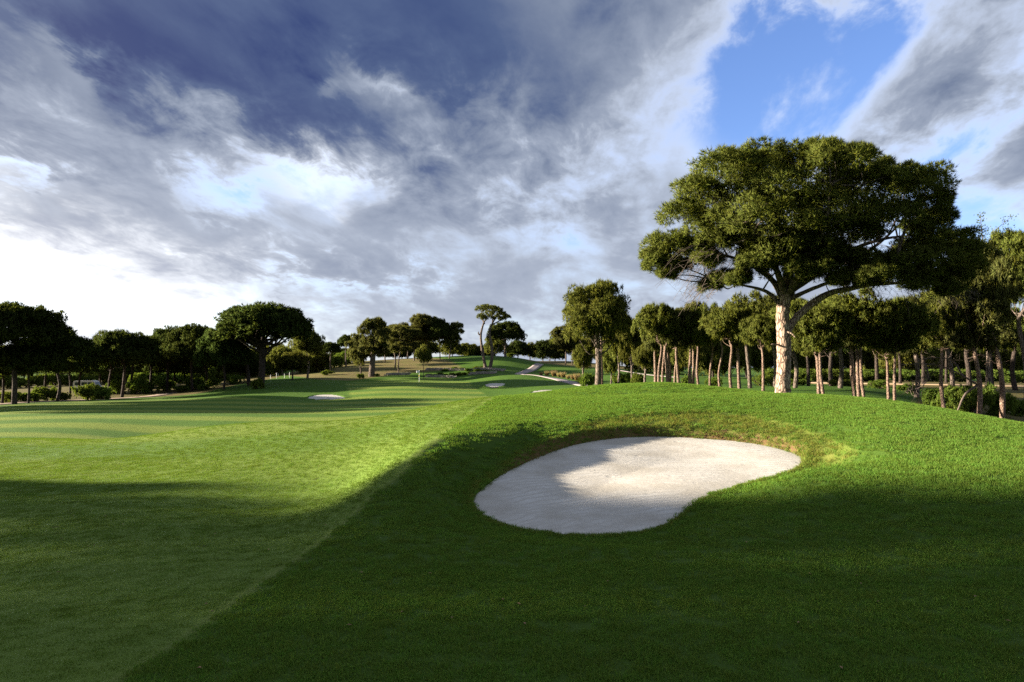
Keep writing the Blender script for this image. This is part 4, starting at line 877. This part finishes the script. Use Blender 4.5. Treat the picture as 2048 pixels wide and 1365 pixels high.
# ------------------------------------------------------------------ fallen dead branches under the shrubs' pine
def deadfall():
    Y = 49.0; O = pix(1850, 790, Y); O[2] = gz(O[0], Y); rng = np.random.default_rng(31)
    root = thing('dead_branch', 'tangle of grey dead branches hanging between the red trunks and the leafy shrub', 'branch', tuple(O)); W = Wood(); q = lambda px, py, dy=0.0: pix(px, py, Y + dy) - O
    main = [[(1955, 770, .5), (1925, 752), (1890, 735), (1850, 728, -.5), (1800, 730, -.5)], [(1925, 752), (1905, 722, .5), (1870, 716), (1830, 722)], [(1850, 728, -.5), (1856, 755, -.5), (1840, 775, -.5), (1810, 783, -.5)], [(1955, 770, .5), (1930, 790, .3), (1915, 822, 0)]]
    for k, m in enumerate(main):
        P = curve([q(*a) for a in m], 20); W.add(*tube(P, np.linspace(.07 if k != 3 else .09, .015 if k != 3 else .06, 20), 6, .08, rng))
        for _ in range(34 if k < 3 else 0):
            a = P[rng.integers(3, 19)]; e = a + rng.normal(0, .5, 3) + np.array([-.3, 0, -.15]); W.add(*tube(curve([a, (a + e) / 2 + rng.normal(0, .12, 3), e], 6), np.linspace(.018, .006, 6), 3))
    obj('limb', W.mesh('limb'), M['twig'], root)
deadfall()
# thin broadleaf tree showing above the pines
def sprig():
    Y = 64.0; O = pix(1972, 790, Y); O[2] = gz(O[0], Y); rng = np.random.default_rng(8); q = lambda px, py, dy=0.0: pix(px, py, Y + dy) - O
    root = thing('broadleaf_tree', 'thin broadleaf tree whose sparse leafy tips rise above the pines beside the great crown', 'tree', tuple(O)); W = Wood(); L = []
    for pts, r0 in [([(1972, 800), (1975, 700), (1970, 600), (1972, 520), (1985, 470), (2024, 432)], .13), ([(1972, 540), (1968, 500), (1963, 460), (1960, 426)], .06), ([(1976, 495), (1992, 478), (2005, 470), (2018, 462)], .04), ([(1972, 560), (1990, 540), (2010, 500)], .05)]:
        P = curve([q(*a) for a in pts], 26); W.add(*tube(P, np.linspace(r0, .012, 26), 6, .05, rng))
        for a in P[10:]:
            for _ in range(7): L.append(a + rng.normal(0, .26, 3))
    obj('trunk', W.mesh('trunk'), M['bark_grey'], root); L = np.array(L); V = spray(L, rng.normal(0, 1, L.shape) + [0, 0, .4], .17, .09, 3, rng, .8); obj('crown', mesh('crown', V, quads(V), False), M['leaf'], root)
sprig()
# ------------------------------------------------------------------ grass: tufts of blades grown on the sheet
def tuft_mesh(name, n, rad_, h, w, m, seed, lean=0.35):
    rng = np.random.default_rng(seed); P = np.zeros((n, 3)); a = rng.uniform(0, 6.283, n); P[:, :2] = np.stack([np.cos(a), np.sin(a)], 1) * (rad_ * np.sqrt(rng.uniform(0, 1, n)))[:, None]
    d = np.stack([rng.normal(0, lean, n), rng.normal(0, lean, n), np.ones(n)], 1); d = unit(d); L = h * rng.uniform(.45, 1.15, n)
    s = unit(np.cross(d, rng.normal(0, 1, (n, 3)))) * w / 2; bend = np.stack([rng.normal(0, .3, n), rng.normal(0, .3, n), -.05 * np.ones(n)], 1) * L[:, None]
    m1 = P + d * L[:, None] * .55; tip = P + d * L[:, None] + bend
    V = np.stack([P - s, P + s, m1 + s * .8, m1 - s * .8, tip], 1).reshape(-1, 3); b = np.arange(n)[:, None] * 5
    me = mesh(name, V, [b + np.array([[0, 1, 2, 3]]), b + np.array([[3, 2, 4]])], False); me.materials.append(m)
    o = bpy.data.objects.new(name, me); return o
def scatter(name, label, pts, rot, scl, tufts):
    me = bpy.data.meshes.new(name); me.vertices.add(len(pts)); me.vertices.foreach_set('co', np.asarray(pts, np.float32).ravel())
    attr(me, 'rz', rot); a = me.attributes.new('sc', 'FLOAT_VECTOR', 'POINT'); a.data.foreach_set('vector', np.asarray(scl, np.float32).ravel())
    o = obj(name, me); o['kind'] = 'stuff'; o['label'] = label; o['category'] = 'grass'
    ng = bpy.data.node_groups.new(name, 'GeometryNodeTree'); ng.interface.new_socket('Geometry', in_out='INPUT', socket_type='NodeSocketGeometry'); ng.interface.new_socket('Geometry', in_out='OUTPUT', socket_type='NodeSocketGeometry')
    N = ng.nodes; L = ng.links; gi = N.new('NodeGroupInput'); go = N.new('NodeGroupOutput'); iop = N.new('GeometryNodeInstanceOnPoints'); L.new(gi.outputs[0], iop.inputs['Points'])
    gti = N.new('GeometryNodeGeometryToInstance')
    for t in tufts[::-1]:
        oi = N.new('GeometryNodeObjectInfo'); oi.inputs['Object'].default_value = t; oi.inputs['As Instance'].default_value = True; L.new(oi.outputs['Geometry'], iop.inputs['Instance']) if len(tufts) == 1 else None
        if len(tufts) > 1:
            if 'jn' not in locals(): jn = N.new('GeometryNodeJoinGeometry')
            L.new(oi.outputs['Geometry'], jn.inputs[0])
    if len(tufts) > 1: L.new(jn.outputs[0], iop.inputs['Instance']); iop.inputs['Pick Instance'].default_value = True
    N.remove(gti)
    ra = N.new('GeometryNodeInputNamedAttribute'); ra.data_type = 'FLOAT'; ra.inputs['Name'].default_value = 'rz'; cb = N.new('ShaderNodeCombineXYZ'); L.new(ra.outputs[0], cb.inputs[2]); L.new(cb.outputs[0], iop.inputs['Rotation'])
    sa = N.new('GeometryNodeInputNamedAttribute'); sa.data_type = 'FLOAT_VECTOR'; sa.inputs['Name'].default_value = 'sc'; L.new(sa.outputs[0], iop.inputs['Scale'])
    L.new(iop.outputs[0], go.inputs[0]); md = o.modifiers.new('grow', 'NODES'); md.node_group = ng
    return o
def grow():
    rng = np.random.default_rng(1)
    def ring(r0, r1, dens):        # points per square metre over the sector in view
        n = int(dens * 0.5 * rad(88) * (r1 * r1 - r0 * r0)); r = np.sqrt(rng.uniform(r0 * r0, r1 * r1, n)); a = rng.uniform(-rad(44), rad(44), n); return np.stack([r * np.sin(a), r * np.cos(a)], 1)
    P = np.concatenate([ring(4.0, 9, 150), ring(9, 16, 85), ring(16, 30, 48), ring(30, 48, 20)])
    x, y = P[:, 0], P[:, 1]; r = np.hypot(x, y); sb = np.full(len(x), 99.0); near = r < 32
    sb[near] = sdist(x[near], y[near], MAIN.poly); sf = sdist(x, y, FAIRWAY); sk = sdist(x, y, BANK)
    z = grid_z(x, y) - 0.004; big = np.clip(r / 10, .75, 3.0) ** .5
    rot = rng.uniform(0, 6.28, len(x)); j = rng.uniform(.75, 1.25, len(x))
    ok = (sb > 0.03) & (np.abs(sf - .02) > .035 + r * .0022)
    fw = sf < 0.04; bank = (sk < rng.uniform(-.3, .25, len(x))) & ~fw; rg = ~fw & ~bank
    P3 = np.stack([x, y, z], 1)
    def put(name, label, m, tufts, hz, xy):
        k = np.nonzero(m & ok)[0]; s = np.stack([big[k] * xy, big[k] * xy, hz * j[k] * np.clip(big[k], .8, 1.5)], 1); return scatter(name, label, P3[k], rot[k], s, tufts)
    put('rough_grass', 'dense green rough grass covering the mound round the bunker', rg, [tuft_mesh('grass_tuft', 56, .11, .048, .0065, M['grass'], i) for i in range(3)], 1.0, 1.0)
    put('fairway_grass', 'short mown fairway grass beside the rough', fw, [tuft_mesh('short_tuft', 44, .12, .017, .006, M['fgrass'], 10 + i, .5) for i in range(3)], 1.0, 1.0)
    put('bank_grass', 'straggly yellowish grass on the bank behind the bunker', bank, [tuft_mesh('bank_tuft', 26, .09, .085, .006, M['dgrass'], 20 + i, .5) for i in range(2)] + [tuft_mesh('bank_tuft', 26, .09, .07, .006, M['grass'], 30, .5)], 1.0, 1.0)
    # fringe hanging over the sand, and scattered taller stalks
    pl = MAIN.poly; t = rng.uniform(0, len(pl), 3800); i = t.astype(int) % len(pl); u = (t - t.astype(int))[:, None]; e = pl[i] * (1 - u) + pl[(i + 1) % len(pl)] * u
    c = pl.mean(0); d = unit(e - c); e = e + d * rng.uniform(-.05, .24, (len(e), 1)); back = e[:, 1] > 14.5
    zz = grid_z(e[:, 0], e[:, 1]) - .005; s = rng.uniform(.7, 1.3, len(e)) * np.where(back, 1.25, .8)
    scatter('bunker_fringe_grass', 'ragged grass fringe along the edge of the sand', np.stack([e[:, 0], e[:, 1], zz], 1), rng.uniform(0, 6.28, len(e)), np.stack([s, s, s], 1), [tuft_mesh('fringe_tuft', 12, .05, .075, .006, M['dgrass'], 41, .6), tuft_mesh('fringe_tuft', 12, .05, .065, .006, M['grass'], 42, .6), tuft_mesh('fringe_tuft', 12, .05, .065, .006, M['grass'], 43, .6)])
    k = np.nonzero(rg & ok & (r < 16) & (rng.random(len(x)) < .09))[0]; s = rng.uniform(.7, 1.4, len(k))
    scatter('tall_stalks', 'scattered taller pale grass stalks in the rough', P3[k], rot[k], np.stack([s, s, s], 1), [tuft_mesh('stalk', 4, .05, .10, .005, M['fgrass'], 50 + i, .35) for i in range(2)])
    k = np.nonzero(ok & (r < 26) & (rng.random(len(x)) < .0035))[0]; s = rng.uniform(.6, 1.3, len(k)); P4 = P3[k] + np.array([0, 0, .03])
    v = np.array([[-.022, 0, 0], [0, -.012, .008], [.026, 0, .004], [0, .012, .010]]); lm = mesh('leaf', v, np.array([[0, 1, 2], [0, 2, 3]]), False); lm.materials.append(M['litter'])
    scatter('leaf_litter', 'few dead brown leaves lying on the grass', P4, rot[k], np.stack([s, s, s], 1), [bpy.data.objects.new('leaf', lm)])['category'] = 'leaves'
grow()
